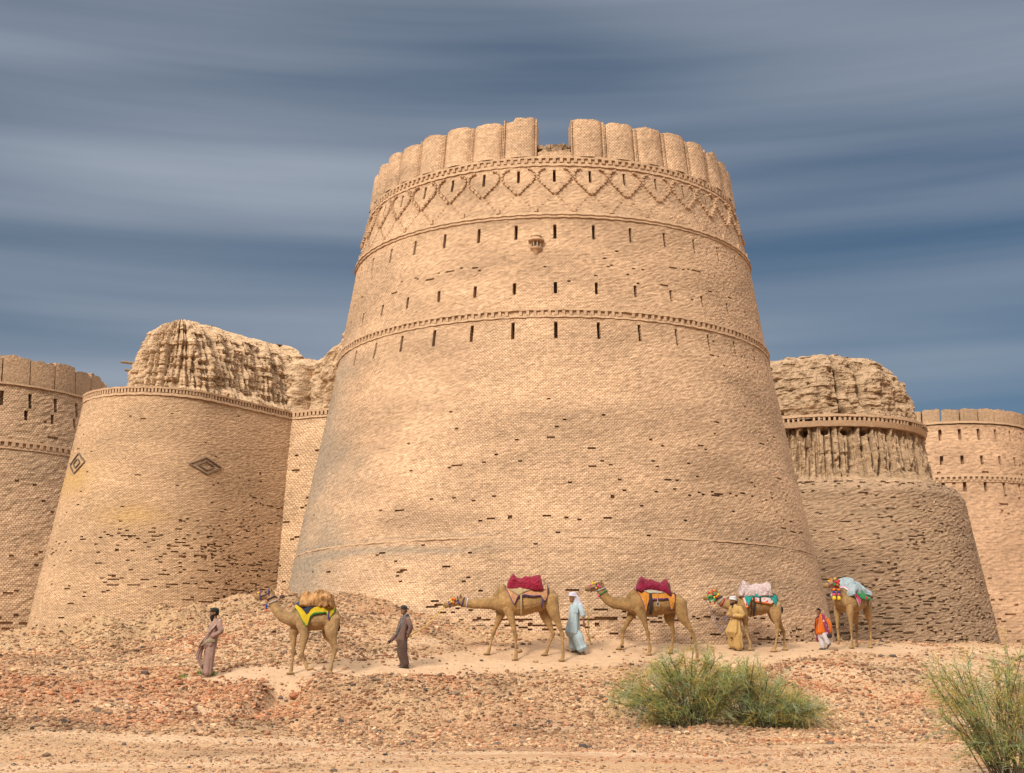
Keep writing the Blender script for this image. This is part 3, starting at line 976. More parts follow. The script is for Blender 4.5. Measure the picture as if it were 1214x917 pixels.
for j in range(8):
    a = 2 * PI * j / 8 + .2
    mb.tube([(oc[0] + OS * .25 * math.cos(a), oc[1] + OS * .25 * math.sin(a), oc[2] + OS * .34), (oc[0] + OS * .25 * math.cos(a), oc[1] + OS * .25 * math.sin(a), oc[2] + OS * .67)], .035 * OS, 6)
mb.obj('colonnade', M_TRIM, orl)
mb = MB(); lathe(mb, oc, [(.13, .34), (.13, .67)]); mb.obj('core', M_GLAZE, orl)

# ---- left bastion, drawn out towards the curtain wall, with an eroded mud core above its cornice
LX, LY, LPHI, LL = -17.55, 66.0, R_(57), 9.0
zL = 13.1 + EYE
Rl = interp_R([(-1, 6.35), (3.3, 5.55), (zL, 3.6)])
lp = Plan(LX, LY, LL, LPHI, 4.6)
lb = thing('bastion', 'sloping ochre brick bastion with dark diamonds and a crumbling mud top', 'bastion')
ncl = int(lp.per(4.6) / .165)
zsl = np.arange(0.6, zL + .01, .062)
nrl = len(zsl) - 1
rl = lambda z: int(round((z - .6) / .062))
cl = lambda s: int(round(s * ncl)) % ncl
sp = []
for z, zr_, s, ss, d in ((7.9, 4, .10, .10, .07), (7.2, 3, .14, .09, .14), (6.4, 3, .16, .08, .2), (5.4, 3.5, .19, .07, .24), (4.6, 3, .20, .07, .28), (6.6, 6, .03, .12, .07), (8.6, 5, .2, .06, .12), (10.0, 8, .19, .07, .05), (7.5, 2, .0, .12, .05),
                         (3.4, 3, .02, .12, .05), (3.0, 4, -.08, .1, .035), (10, 20, .08, .2, .008), (5, 5, .08, .08, .05), (13.4, 3, .08, .12, .01)):
    sp.append((rl(z), zr_ * 2.5, s * ncl, ss * ncl, d * .62))
hl = hole_field(nrl, ncl, sp, 9)
def left_stain(S, Z, P):
    n = fbm(P[..., 0] * .6, P[..., 1] * .6, Z * .6, 4)
    x = np.mod(S + .5, 1) - .5
    a = .8 * np.exp(-((x + .045) / .05) ** 2 - ((Z - 10.6) / .8) ** 2) + .5 * np.exp(-((x - .06) / .03) ** 2 - ((Z - 8.7) / .5) ** 2)
    return np.clip(a * (1.1 + 1.3 * n), 0, .75)
shaft('left_bastion', lp, ncl, zsl, Rl, M_LEFT, lb, hl, [], stain=left_stain)
mb = band(lp, 200, Rl, zL + .08, zL + .17, .10); band(lp, 200, Rl, zL - .24, zL - .12, .06, mb=mb)
dentils(mb, lp, 230, Rl, zL - .10, zL + .08, .08, .10)
mb.obj('cornice', M_TRIM, lb)
mb = MB()
ring = [(x, y, zL + .19) for x, y in lp(np.linspace(0, 1, 80, endpoint=False), np.full(80, 3.62))[0]]
mb.add(ring, [list(range(80))]); mb.obj('ledge', M_MUD, lb)

def diamond(plan, Rf, s_c, z_c, w, h, rings_, mats, parent, th=.13, thick=None):
    """inlaid concentric lozenge of dark bricks, 12 mm proud of the wall"""
    per = plan.per(Rf(z_c)); first = None
    for q in rings_:
        mb = MB()
        n = max(6, int(16 * q)) * (2 if thick else 1)
        for sx in (-1, 1):
            for sz in (-1, 1):
                for i in range(n):
                    f = (i + .5) / n
                    s = s_c + sx * f * q * w / 2 / per
                    z = z_c + sz * (1 - f) * q * h / 2
                    P, nn = plan(np.array([s]), np.array([Rf(z)]))
                    M = Matrix.Rotation(math.atan2(nn[0][1], nn[0][0]), 3, 'Z')
                    mb.box((P[0][0], P[0][1], z), (.13, thick or .062, (thick or .062) * .55), M)
        o = mb.obj('brick_diamond' if first is None else 'inner_diamond', mats, first or parent)
        first = first or o
    return first
diamond(lp, Rl, .138, zL - 3.5, 1.9, .80, (1.0, .52), M_GLAZE, lb, th=.045)
diamond(lp, Rl, -.022, zL - 3.4, 1.5, 1.0, (1.0, .45), M_GLAZE, lb, th=.045)
# mud core of the bastion
lcore = Plan(LX + .75, LY + .35, LL, LPHI, 2.6)
def ltop(P):
    d = (P[..., 0] - LX) * math.cos(LPHI) + (P[..., 1] - LY) * math.sin(LPHI)
    return .03 * np.clip(d, 0, 20) + .5 - .75 * sstep(7.5, 10.0, d)
mud_mass('mud_core', lcore, 760, [(zL + .05, 3.05), (zL + .6, 2.6), (zL + 1.6, 2.35), (zL + 2.5, 2.1), (zL + 3.1, 1.75), (zL + 3.55, 1.15), (zL + 3.75, .6)], M_MUD, lb, gully=.2, gfreq=1.5, rough=.24, seed=4, zt=ltop, nz=130, strata=.13, fine=.3)
mb = MB()
bx = at(152, 432, 67)
for dx, dz, ln in ((0, 0, 1.0), (.12, -.42, .7)):
    mb.tube([(bx[0] + dx - ln * .35, bx[1] - .1, bx[2] + dz + .1), (bx[0] + dx + .9, bx[1] + .2, bx[2] + dz)], .07, 6)
    mb.obj('wooden_beam', M_WOOD, lb); mb = MB()

# ---- curtain wall between the left bastion and the great tower
cw = thing('curtain_wall', 'narrow sunlit brick wall with an eroded mud top between the left bastion and the great tower', 'wall')
wA, wB = (-13.6, 70.25), (4.0, 62.6)
wp = Wall(wA, wB)
Rw = interp_R([(0, 4.6), (zL, .45)])
ncw = int(wp.len / .23)
zsw = np.arange(1.0, zL + .01, .1)
hw = hole_field(len(zsw) - 1, ncw, [(60, 60, 30, 40, .02), (40, 25, 20, 20, .05)], 21)
shaft('curtain', wp, ncw, zsw, Rw, M_LEFT, cw, hw, [], closed=False)
mb = band(wp, 60, Rw, zL + .08, zL + .2, .12, closed=False); band(wp, 60, Rw, zL - .24, zL - .12, .06, closed=False, mb=mb)
dentils(mb, wp, 80, Rw, zL - .12, zL + .08, .12, .15)
mb.obj('cornice', M_TRIM, cw)
def wtop(P): return 2.4 * np.exp(-((P[..., 0] + 9.2) / 1.3) ** 2) - .25
mud_mass('mud_core', wp, 240, [(zL + .1, .3), (zL + .8, 0.0), (zL + 2.2, -.15), (zL + 3.2, -.5), (zL + 3.6, -1.1)], M_MUD, cw, gully=.4, gfreq=.8, rough=.3, seed=8, zt=wtop, nz=90, closed=False, cleft=((.235, .012, .5), (.15, .015, .6)))

# ---- far left tower with flat merlons
FX, FY = -38.6, 95.0
Rf2 = interp_R([(-1, 13.3), (2, 12.6), (14.65 + EYE, 9.75), (18.8 + EYE, 9.15), (21.5 + EYE, 8.95)])
fp = Plan(FX, FY)
ft = thing('brick_tower', 'weathered brown brick tower with flat broken merlons at the left edge', 'tower')
NF = 31 * 7
zsf = np.arange(1.0, 18.8 + EYE + .05, .17)
nrf = len(zsf) - 1
rf = lambda z: int(round((z - 1.0) / .17))
S0f = -2.0 / NF
slf = []
for k in range(-4, 9):
    c0 = (k * 7) % NF
    for zt, h, dc in ((18.8 + EYE - .55, 6, 0), (14.65 + EYE + 2.35, 4, 6)):
        c1 = (c0 + dc) % NF
        if c1 < NF - 1: slf.append((rf(zt) - h, rf(zt), c1, c1 + 1))
hf = hole_field(nrf, NF, [(rf(4), 10, 20, 30, .12), (rf(9), 40, 20, 60, .03)], 31)
def f_stain(S, Z, P): return np.clip(.5 * sstep(.1, .6, fbm(P[..., 0] * .25, P[..., 1] * .25, Z * .5, 4)), 0, .6)
shaft('far_left_tower', fp, NF, zsf, Rf2, M_BROWN, ft, hf, slf, s0=S0f, jit=.03, stain=f_stain)
zz_ = 18.8 + EYE
mb = band(fp, 120, Rf2, zz_ - .06, zz_ + .06, .12); mb.obj('string_course', M_TRIM, ft)
zz_ = 14.65 + EYE
mb = band(fp, 120, Rf2, zz_ + .15, zz_ + .3, .14); band(fp, 120, Rf2, zz_ - .3, zz_ - .15, .07, mb=mb); dentils(mb, fp, 130, Rf2, zz_ - .15, zz_ + .15, .14, .22)
mb.obj('cornice', M_TRIM, ft)
for k in range(31):
    merlon(fp, Rf2, S0f + (k * 7 + 3.8) / NF, 7 / NF * .97, 18.8 + EYE + .06, 1.85 + .10 * math.sin(k * 2.9), .02, M_BROWN, ft, 300 + k, thick=.9, roll=False, ragged=.13)
diamond(fp, Rf2, 9.5 / NF, 14.65 + EYE + 2.75, 1.1, 1.25, (1.0,), M_GLAZE, ft, thick=.1)
mb = MB(); mb.add([(x, y, 18.8 + EYE + .03) for x, y in fp(np.linspace(0, 1, 60, endpoint=False), np.full(60, 8.9))[0]], [list(range(60))]); mb.obj('terrace', M_MUD2, ft)

# ---- right bastion: brick skirt, gullied drum, cornice remnant, mud dome
QX, QY = 18.35, 80.0
rbn = thing('bastion', 'shaded brown brick bastion with gullied drum and rounded mud dome beside the great tower', 'bastion')
qp = Plan(QX, QY)
zK, zS = 13.77 + EYE, 10.3 + EYE
Rq = interp_R([(-1, 10.35), (2.9, 9.6), (zS - .6, 8.15), (zS, 7.75)])
NQ = int(2 * PI * 8.8 / .19)
zsq = np.arange(.6, zS + .01, .075)
rq = lambda z: int(round((z - .6) / .075))
cq = lambda a: int(round(a / 360 * NQ)) % NQ
hq = hole_field(len(zsq) - 1, NQ, [(rq(6), 90, cq(-10), 120, .035), (rq(3.5), 20, cq(-20), 55, .08), (rq(2.4), 13, cq(0), 70, .11), (rq(5.0), 26, cq(25), 35, .06), (len(zsq) - 3, 2.6, cq(-5), 120, .25), (rq(7.5), 35, cq(20), 55, .03)], 41)
def q_stain(S, Z, P): return np.clip(.55 * sstep(.0, .55, fbm(P[..., 0] * .35, P[..., 1] * .35, Z * .9, 4)), 0, .6)
shaft('right_bastion', qp, NQ, zsq, Rq, M_DARK, rbn, hq, [], stain=q_stain, jit=.03)
mud_mass('gullied_drum', qp, 640, [(zS - .9, 7.9), (zS - .05, 7.55), (zS + .25, 6.75), (zS + .8, 6.5), (zK - .3, 6.12)], M_MUD2, rbn, gully=.42, gfreq=1.9, rough=.14, seed=12, nz=60, strata=.02, fine=.24, ns_pits=[(a / 360, zK - .62, .0062, .2, .75) for a in (-31, -20, -9, 1.5, 12)])
mb = band(qp, 150, lambda z: 6.1 + 0 * z, zK - .32, zK - .02, .14, taper=.10); band(qp, 150, lambda z: 6.1 + 0 * z, zK + .2, zK + .34, .26, mb=mb)
dentils(mb, qp, 140, lambda z: 6.1 + 0 * z, zK - .02, zK + .2, .22, .12, skip=.06)
mb.obj('cornice', M_TRIM, rbn)
zq = lambda py, Y=75: at(1000, py, Y)[2]
mud_mass('mud_dome', qp, 640, [(zK + .1, 6.35), (zK + .5, 5.95), (zK + 1.3, 5.75), (zK + 2.3, 5.45), (zK + 3.2, 5.1), (zK + 3.9, 4.6), (zK + 4.3, 3.9), (zK + 4.5, 2.6)], M_MUD2, rbn, gully=.34, gfreq=.5, rough=.32, seed=15, nz=110, strata=.17,
         cleft=((-.055, .006, .55), (.0, .006, .6), (.045, .005, .5), (-.095, .005, .35)))

# ---- far right tower
GXc, GYc = 34.0, 105.0
zG1, zG2 = 18.2 + EYE, 14.0 + EYE
Rg = interp_R([(-1, 9.2), (3, 8.6), (zG2, 6.9), (zG1, 6.35), (zG1 + 2, 6.2)])
gp = Plan(GXc, GYc)
gt = thing('brick_tower', 'pale pinkish brick tower with low crenels at the right edge', 'tower')
NG = 29 * 6
zsg = np.arange(1.0, zG1 + .05, .17)
rg = lambda z: int(round((z - 1.0) / .17))
slg = []
for k in range(-6, 8):
    c0 = (k * 6 + 2) % NG
    for zt, h in ((zG1 - .5, 5), (zG2 + 1.7, 4), (zG2 - .35, 4)):
        if c0 < NG - 1: slg.append((rg(zt) - h, rg(zt), c0, c0 + 1))
hg = hole_field(len(zsg) - 1, NG, [(rg(5), 18, 10, 40, .05), (rg(12), 40, 8, 60, .012), (rg(16.4), 3, 5, 12, .05)], 51)
shaft('far_right_tower', gp, NG, zsg, Rg, M_ROSE, gt, hg, slg, jit=.02)
mb = band(gp, 110, Rg, zG1 - .02, zG1 + .14, .12); mb.obj('string_course', M_TRIM, gt)
mb = band(gp, 110, Rg, zG2 + .1, zG2 + .25, .14); band(gp, 110, Rg, zG2 - .28, zG2 - .16, .06, mb=mb); dentils(mb, gp, 110, Rg, zG2 - .16, zG2 + .1, .14, .2); mb.obj('cornice', M_TRIM, gt)
for k in range(29):
    merlon(gp, Rg, (k * 6 + .0) / NG, 6 / NG * .93, zG1 + .14, .98 + .04 * math.sin(k * 3.1), .03, M_BROWN, gt, 400 + k, thick=.8, roll=False, ragged=.1)
mb = MB(); mb.add([(x, y, zG1 + .1) for x, y in gp(np.linspace(0, 1, 60, endpoint=False), np.full(60, 6.2))[0]], [list(range(60))]); mb.obj('terrace', M_MUD2, gt)

# ---- plain curtain walls behind the bastions, seen from a step aside
for (A, B, zt, lab) in (((-29.5, 99), (-11, 77), 13.2, 'brick curtain wall running back from the left bastion to the far left tower'),
                        ((4.5, 60.5), (16, 78), 14.0, 'brick curtain wall running back behind the great tower to the shaded bastion'),
                        ((21, 84), (32.5, 101), 15.0, 'brick curtain wall linking the shaded bastion and the pale far right tower')):
    cwx = thing('curtain_wall', lab, 'wall')
    pw_ = Wall(A, B)
    shaft('curtain_back', pw_, int(pw_.len / .4), np.arange(1.0, zt + .01, .2), interp_R([(0, 2.6), (zt, 0)]), M_DARK, cwx, None, [], closed=False, jit=.03)
    mud_mass('mud_top', pw_, 90, [(zt, 0), (zt + .6, -.2), (zt + 1.0, -.7)], M_MUD2, cwx, gully=.3, gfreq=.8, rough=.25, seed=20 + len(lab), nz=14, closed=False)

# ------------------------------------------------------------------ figures: lofts fused into one skin
def loft(mb, nodes, n=14, side=(0, 1, 0), fold=None, mi=0, flat=2.0):
    """nodes (x, y, z, r_side, r_in): elliptical rings along a path, rounded ends"""
    P = [Vector(q[:3]) for q in nodes]
    rs = [q[3] for q in nodes]; ri = [q[4] for q in nodes]
    T = [(P[min(i + 1, len(P) - 1)] - P[max(i - 1, 0)]).normalized() for i in range(len(P))]
    ext = [(P[0] - T[0] * min(rs[0], ri[0]) * .62, T[0], rs[0] * .62, ri[0] * .62, 0)] + [(p, t, a, b, i) for i, (p, t, a, b) in enumerate(zip(P, T, rs, ri))] + [(P[-1] + T[-1] * min(rs[-1], ri[-1]) * .62, T[-1], rs[-1] * .62, ri[-1] * .62, len(P) - 1)]
    R = []
    sv = Vector(side)
    for p, t, a, b, i in ext:
        u = sv - t * sv.dot(t)
        if u.length < 1e-3: u = Vector((1, 0, 0)) - t * t.x
        u.normalize(); w_ = t.cross(u)
        ring = []
        for j in range(n):
            th = 2 * PI * j / n
            c, s_ = math.cos(th), math.sin(th)
            k = 1.0
            if fold: k = 1 + fold(i / max(1, len(P) - 1), th)
            if flat != 2.0:
                c = math.copysign(abs(c) ** (2 / flat), c); s_ = math.copysign(abs(s_) ** (2 / flat), s_)
            ring.append(p + u * (c * a * k) + w_ * (s_ * b * k))
        R.append(ring)
    mb.rings(R, mi)

def spline(pts, per=5):
    """Catmull-Rom through tuples of any length"""
    p = [np.array(q, float) for q in pts]
    p = [2 * p[0] - p[1]] + p + [2 * p[-1] - p[-2]]
    out = []
    for i in range(1, len(p) - 2):
        for k in range(per):
            t = k / per
            out.append(0.5 * (2 * p[i] + (p[i + 1] - p[i - 1]) * t + (2 * p[i - 1] - 5 * p[i] + 4 * p[i + 1] - p[i + 2]) * t * t + (3 * p[i] - p[i - 1] - 3 * p[i + 1] + p[i + 2]) * t ** 3))
    out.append(p[-2])
    return out

def camel_coat(name, c):
    m = mat(name, c, 0.95, 9.0, 0.3, 0.6, 26.0, sheen=0.1, dist=.03, attr='tint'); m['rgb'] = c
    return m
M_BLACK = mat('black_leather', (0.03, 0.025, 0.025), .7, 20, .2, .2)
M_EYE = mat('dark_eye', (0.012, 0.01, 0.01), .25, 20, .0, 0)
M_NAIL = mat('camel_pad', (0.24, 0.16, 0.09), .9, 20, .2, .2)
def cloth(name, c, var=.16, **k): return mat(name, tuple(q * .78 for q in c), .92, 9, var, .35, 30, sheen=.1, **k)

class Px:
    """crop pixels of a figure -> its own metric x, z"""
    def __init__(s, ox, oy, k): s.ox, s.oy, s.k = ox, oy, k
    def __call__(s, px, py): return ((px - s.ox) / s.k, (s.oy - py) / s.k)
    def r(s, v): return v / s.k

def make_camel(label, loc, rz, px, torso, hump, neck, head, legs, coat, tail, group='camels in the walking caravan', head_turn=0.0, name='camel'):
    root = thing(name, label, 'camel', loc, rz, group)
    cr, sr = math.cos(rz), math.sin(rz)
    def world_xy(x, y): return loc[0] + x * cr - y * sr, loc[1] + x * sr + y * cr
    mb = MB()
    T = []
    for a, b, h, w_ in torso:
        x, z = px(a, b); T.append((x, 0, z, w_, px.r(h)))
    T = spline(T, 4)
    loft(mb, T, 20)
    H = []
    for a, b, h, w_ in hump:
        x, z = px(a, b); H.append((x, 0, z, w_, px.r(h)))
    loft(mb, spline(H, 3), 14)
    Nk = []
    for i, q in enumerate(neck):
        x, z = px(q[0], q[1]); y = q[4] if len(q) > 4 else 0.0
        Nk.append((x, y, z, q[3], px.r(q[2])))
    Nk = spline(Nk, 5)
    loft(mb, Nk, 16)
    # head: poll to muzzle
    (ax, ay), (bx_, by_) = head[0], head[1]
    hy0 = head[2] if len(head) > 2 else 0.0
    hy1 = head[3] if len(head) > 3 else 0.0
    A = Vector((px(ax, ay)[0], hy0, px(ax, ay)[1])); B = Vector((px(bx_, by_)[0], hy1, px(bx_, by_)[1]))
    D = (B - A)
    Lh = max(.42, min(.56, D.length)); D.normalize(); B = A + D * Lh
    up = Vector((0, 0, 1)) - D * D.z; up.normalize(); sd_ = D.cross(up)
    def hp(f, u, s_): return A + D * (f * Lh) + up * u + sd_ * s_
    prof = [(-.10, -.01, .075, .085), (.08, .0, .095, .115), (.28, -.01, .1, .125), (.45, -.02, .082, .105), (.62, -.025, .066, .085), (.8, -.02, .062, .075), (.93, -.025, .064, .075), (1.0, -.03, .055, .06)]
    loft(mb, [(*hp(f, u, 0), a, b) for f, u, a, b in prof], 16, side=sd_)
    loft(mb, [(*hp(f, u, 0), a, b) for f, u, a, b in ((.35, -.085, .055, .05), (.62, -.085, .045, .035), (.92, -.085, .042, .03))], 10, side=sd_)
    for s_ in (-1, 1):
        loft(mb, [(*hp(.26, .085, s_ * .07), .028, .035), (*hp(.36, .075, s_ * .075), .02, .025)], 8, side=sd_)       # brow
        loft(mb, [(*hp(-.02, .07, s_ * .08), .022, .03), (*hp(-.08, .13, s_ * .10), .022, .035), (*hp(-.13, .18, s_ * .11), .010, .018)], 8, side=sd_)   # ear
        loft(mb, [(*hp(.95, .03, s_ * .035), .022, .02), (*hp(1.0, .0, s_ * .04), .018, .02)], 8, side=sd_)
    feet = []
    for lg in legs:
        y = lg['y']; pts = []
        rad = lg['r']
        ground = lg.get('ground', True)
        for i, (a, b) in enumerate(lg['p']):
            x, z = px(a, b); pts.append([x, y * (1 - .15 * (i == 0)), z])
        fx, fy = pts[-1][0], pts[-1][1]
        if ground:
            wx, wy = world_xy(fx, fy)
            dz = gz(wx, wy) - loc[2] - pts[-1][2]
            m = len(pts) - 1
            for i in range(1, m + 1):
                pts[i][2] += dz * (i / m) ** 1.2
            pts[-1][2] += .03
        nd = []
        for (x, yy, z), r in zip(pts, rad):
            rr = r if isinstance(r, tuple) else (r * .85, r)
            nd.append((x, yy, z, rr[0], rr[1]))
        loft(mb, spline(nd, 4), 14)
        x, yy, z = pts[-1]
        px_, _, pz_ = pts[-2]
        if ground:
            loft(mb, [(x + .07, yy, z - .005, .06, .028), (x, yy, z + .005, .085, .045), (x - .09, yy, z - .005, .08, .03)], 12)
        else:
            loft(mb, [(x - .02, yy, z, .055, .04), (x + .06, yy, z + .015, .075, .045), (x + .12, yy, z + .03, .06, .03)], 12)
    if tail:
        tp = []
        for i, (a, b) in enumerate(tail):
            x, z = px(a, b); tp.append((x, 0.0, z, .03 - .004 * i, .03 - .004 * i))
        loft(mb, spline(tp, 3), 8)
    bm_ = remesh(mb.mesh('body_raw', coat), .019, 2, 'camel_body')
    co = np.empty(len(bm_.vertices) * 3, np.float32); bm_.vertices.foreach_get('co', co); co = co.reshape(-1, 3).astype(float)
    sd0 = abs(hash_name(label)) % 50
    hair_ = 0.006 * fbm(co[:, 0] * 22 + sd0, co[:, 1] * 22, co[:, 2] * 14, 3)
    nn_ = np.empty(len(bm_.vertices) * 3, np.float32); bm_.vertices.foreach_get('normal', nn_)
    co2 = co + nn_.reshape(-1, 3) * hair_[:, None]
    bm_.vertices.foreach_set('co', co2.astype(np.float32).ravel())
    pat = 1 + .30 * fbm(co[:, 0] * 2.2 + sd0, co[:, 1] * 2.2, co[:, 2] * 2.2, 4)
    hxs = [q[0] for q in H]; ztop = max(q[2] for q in H)
    tuft = np.exp(-((co[:, 0] - np.mean(hxs)) / .55) ** 2) * sstep(ztop - .35, ztop + .1, co[:, 2])
    nape = sstep(.02, .10, co[:, 2] - np.interp(co[:, 0], sorted(q[0] for q in Nk), [q[2] for q in sorted(Nk, key=lambda q: q[0])])) * (co[:, 0] < Nk[-1][0])
    muz = np.exp(-(np.linalg.norm(co - np.array(A + D * Lh), axis=1) / .12) ** 2)
    knees = np.zeros(len(co))
    for lg in legs:
        x, z = px(*lg['p'][4]); knees += np.exp(-(((co[:, 0] - x) / .09) ** 2 + ((co[:, 2] - z) / .09) ** 2))
    k_ = pat * (1 - .30 * tuft) * (1 - .22 * nape) * (1 - .40 * muz) * (1 - .28 * np.clip(knees, 0, 1))
    tint_ = bm_.color_attributes.new('tint', 'FLOAT_COLOR', 'POINT')
    tint_.data.foreach_set('color', np.concatenate([np.array(coat['rgb'])[None] * np.clip(k_, .3, 1.5)[:, None], np.ones((len(co), 1))], 1).astype(np.float32).ravel())
    body = link('body', bm_, root)
    for s_ in (-1, 1):
        e = MB(); e.ball(hp(.30, .045, s_ * .092), .022); e.obj('eye', M_EYE, root, True)
    if tail:
        e = MB(); x, z = px(*tail[-1]); e.ball((x, 0, z - .06), .05, sq=(.8, .8, 2.2)); e.obj('tail_tuft', M_BLACK, root, True)
    root['px'] = 0; del root['px']
    return root, dict(T=T + H, hp=hp, N=Nk, A=A, D=D, up=up, sd=sd_, px=px, Lh=Lh, world=world_xy, loc=loc, hump=H, Tn=T, rz=rz)

def torso_at(C, x):
    T = sorted(C['Tn'], key=lambda q: q[0])
    xs = [q[0] for q in T]
    zc = np.interp(x, xs, [q[2] for q in T]); w_ = np.interp(x, xs, [q[3] for q in T]); h = np.interp(x, xs, [q[4] for q in T])
    Hs = sorted(C['hump'], key=lambda q: q[0])
    hx = [q[0] for q in Hs]
    top = zc + h
    if hx[0] <= x <= hx[-1]:
        top = max(top, np.interp(x, hx, [q[2] + q[4] for q in Hs]))
    return zc, w_, h, top

def drape(C, low, name, mats, parent, off=.03, nx=34, na=30, border=.1, wr=.012, seed=0, xend=None, top_add=0.0, solid=.012, smooth=True):
    """saddle cloth laid over the back: low = crop-pixel outline of its lower edge (front to rear)"""
    px = C['px']
    L_ = [px(a, b) for a, b in low]
    xs = np.linspace(L_[0][0], L_[-1][0], nx)
    zl = np.interp(xs, [q[0] for q in L_], [q[1] for q in L_])
    V = []; F = []; M = []
    for i, x in enumerate(xs):
        zc, w_, h, top = torso_at(C, x)
        Hh = top - zc + off + top_add
        z0 = min(zl[i], zc + Hh * .97)
        if z0 >= zc: am = math.acos(min(1, (z0 - zc) / Hh))
        else: am = PI / 2 + math.asin(min(1, (zc - z0) / (h * 1.05 + off)))
        for j in range(na + 1):
            t = -1 + 2 * j / na
            a = t * am
            ww = w_ + off
            q = abs(a)
            if q <= PI / 2:
                y = ww * math.sin(a) ; z = zc + Hh * math.cos(a)
                y = math.copysign(ww * math.sin(q) ** .85, a)
            else:
                y = math.copysign(ww * math.cos((q - PI / 2) * .55), a); z = zc - (h * 1.05 + off) * math.sin(q - PI / 2)
            k = wr * float(vn(x * 9 + seed, t * 7, seed)) + .6 * wr * math.sin(x * 40 + 3 * t)
            V.append((x, y + math.copysign(k * abs(t), t), z + k * (1 - abs(t))))
    for i in range(nx - 1):
        for j in range(na):
            F.append((i * (na + 1) + j, (i + 1) * (na + 1) + j, (i + 1) * (na + 1) + j + 1, i * (na + 1) + j + 1))
            t = abs(-1 + 2 * (j + .5) / na); f = (i + .5) / (nx - 1)
            M.append(1 if (t > 1 - border or f < border * .45 or f > 1 - border * .45) and len(mats) > 1 else 0)
    me = bpy.data.meshes.new(name)
    me.from_pydata(V, [], F)
    for m in mats: me.materials.append(m)
    me.polygons.foreach_set('material_index', M)
    me.polygons.foreach_set('use_smooth', [smooth] * len(F))
    o = link(name, me, parent)
    if solid:
        md = o.modifiers.new('thickness', 'SOLIDIFY'); md.thickness = solid; md.offset = 1
    return o

def bundle(C, top, bot, halfw_, name, mats, label, cat, wr=.05, seed=1, nx=46, na=26, group=None, pw=.75):
    """quilt or cloth heaped on the saddle: a thing of its own, resting on the camel"""
    px = C['px']
    t_ = [px(a, b) for a, b in top]; b_ = [px(a, b) for a, b in bot]
    x0, x1 = max(t_[0][0], b_[0][0]) , min(t_[-1][0], b_[-1][0])
    xs = np.linspace(x0, x1, nx)
    zt = np.interp(xs, [q[0] for q in t_], [q[1] for q in t_]); zb = np.interp(xs, [q[0] for q in b_], [q[1] for q in b_])
    halfw = halfw_ + .09
    zb = zb - .04
    mb = MB(); rings = []
    for i, x in enumerate(xs):
        e = min(1.0, math.sin(PI * (i + .35) / (nx - .3)) * 3.2) ** .5
        ring = []
        for j in range(na):
            a = 2 * PI * j / na
            s_, c = math.sin(a), math.cos(a)
            hw = halfw * (.82 + .18 * e)
            y = hw * math.copysign(abs(c) ** pw, c)
            zz = (zb[i] + (zt[i] - zb[i]) * max(0, s_) ** .8 * (.35 + .65 * e)) if s_ > 0 else zb[i] + .06 * s_
            kk = fbm(np.array([x * 5.5 + seed]), np.array([y * 5 + zz * 3]), np.array([zz * 6.0 + seed]), 3)[0]
            k2 = abs(float(vn(x * 11 + zz * 5 + seed, y * 3, zz * 7)))
            ring.append((x + wr * .3 * kk, y + wr * 1.5 * (kk - .8 * k2) * math.copysign(1, y), zz + wr * 1.1 * (kk - .5 * k2) * max(0, s_)))
        rings.append(ring)
    mb.rings(rings)
    o = mb.obj(name, mats, None, True)
    o.location = C['loc']; o.rotation_euler = (0, 0, C['rz'])
    tag(o, label, cat, group)
    md = o.modifiers.new('sub', 'SUBSURF'); md.levels = 1; md.render_levels = 1
    return o

def ring_band(mb, c, t, side, rs, ri, width, mi=0, th=.012, n=20):
    """strap round a limb, neck or muzzle"""
    t = Vector(t).normalized(); u = Vector(side) - t * Vector(side).dot(t); u.normalize(); w_ = t.cross(u)
    R = []
    for f in (-.5, .5, .5, -.5):
        k = th if len(R) in (0, 1) else -.006
        R.append([Vector(c) + t * (width * f) + u * ((rs + k) * math.cos(2 * PI * j / n)) + w_ * ((ri + k) * math.sin(2 * PI * j / n)) for j in range(n)])
    o = len(mb.v); 
    mb.rings(R + [R[0]], mi, cap=False)

def bridle(C, root, cols, poms, band_m, collar=None, n_collar=2, tassels=()):
    hp = C['hp']; D, sd_ = C['D'], C['sd']
    mb = MB()
    ring_band(mb, hp(.68, -.035, 0), D, sd_, .068, .095, .03, 0)
    ring_band(mb, hp(.12, -.0, 0), D, sd_, .1, .122, .03, 0)
    for s_ in (-1, 1):
        mb.tube([hp(.12, .02, s_ * .11), hp(.4, -.02, s_ * .10), hp(.68, -.03, s_ * .075)], .012, 6, 0)
    mb.obj('bridle', [band_m], root, True)
    for i, (f, u, s_, r, ci) in enumerate(poms):
        e = MB(); e.ball(hp(f, u, s_), r); e.obj('pompom', cols[ci], root, True)
    N_ = C['N']
    for i in range(n_collar):
        q = N_[2 + 3 * i]; q2 = N_[3 + 3 * i]
        e = MB(); ring_band(e, q[:3], Vector(q2[:3]) - Vector(q[:3]), (0, 1, 0), q[3] + .004, q[4] + .004, .035)
        e.obj('collar', (collar or [band_m])[i % len(collar or [1])], root, True)
    for (x, y, z, parts_) in tassels:
        e = MB(); zz = z
        for (ci, ln, r) in parts_:
            e.tube([(x, y, zz), (x, y, zz - ln * .5), (x, y, zz - ln)], [r * .6, r, r * 1.1], 8, ci); zz -= ln
        e.obj('tassel', cols, root, True)

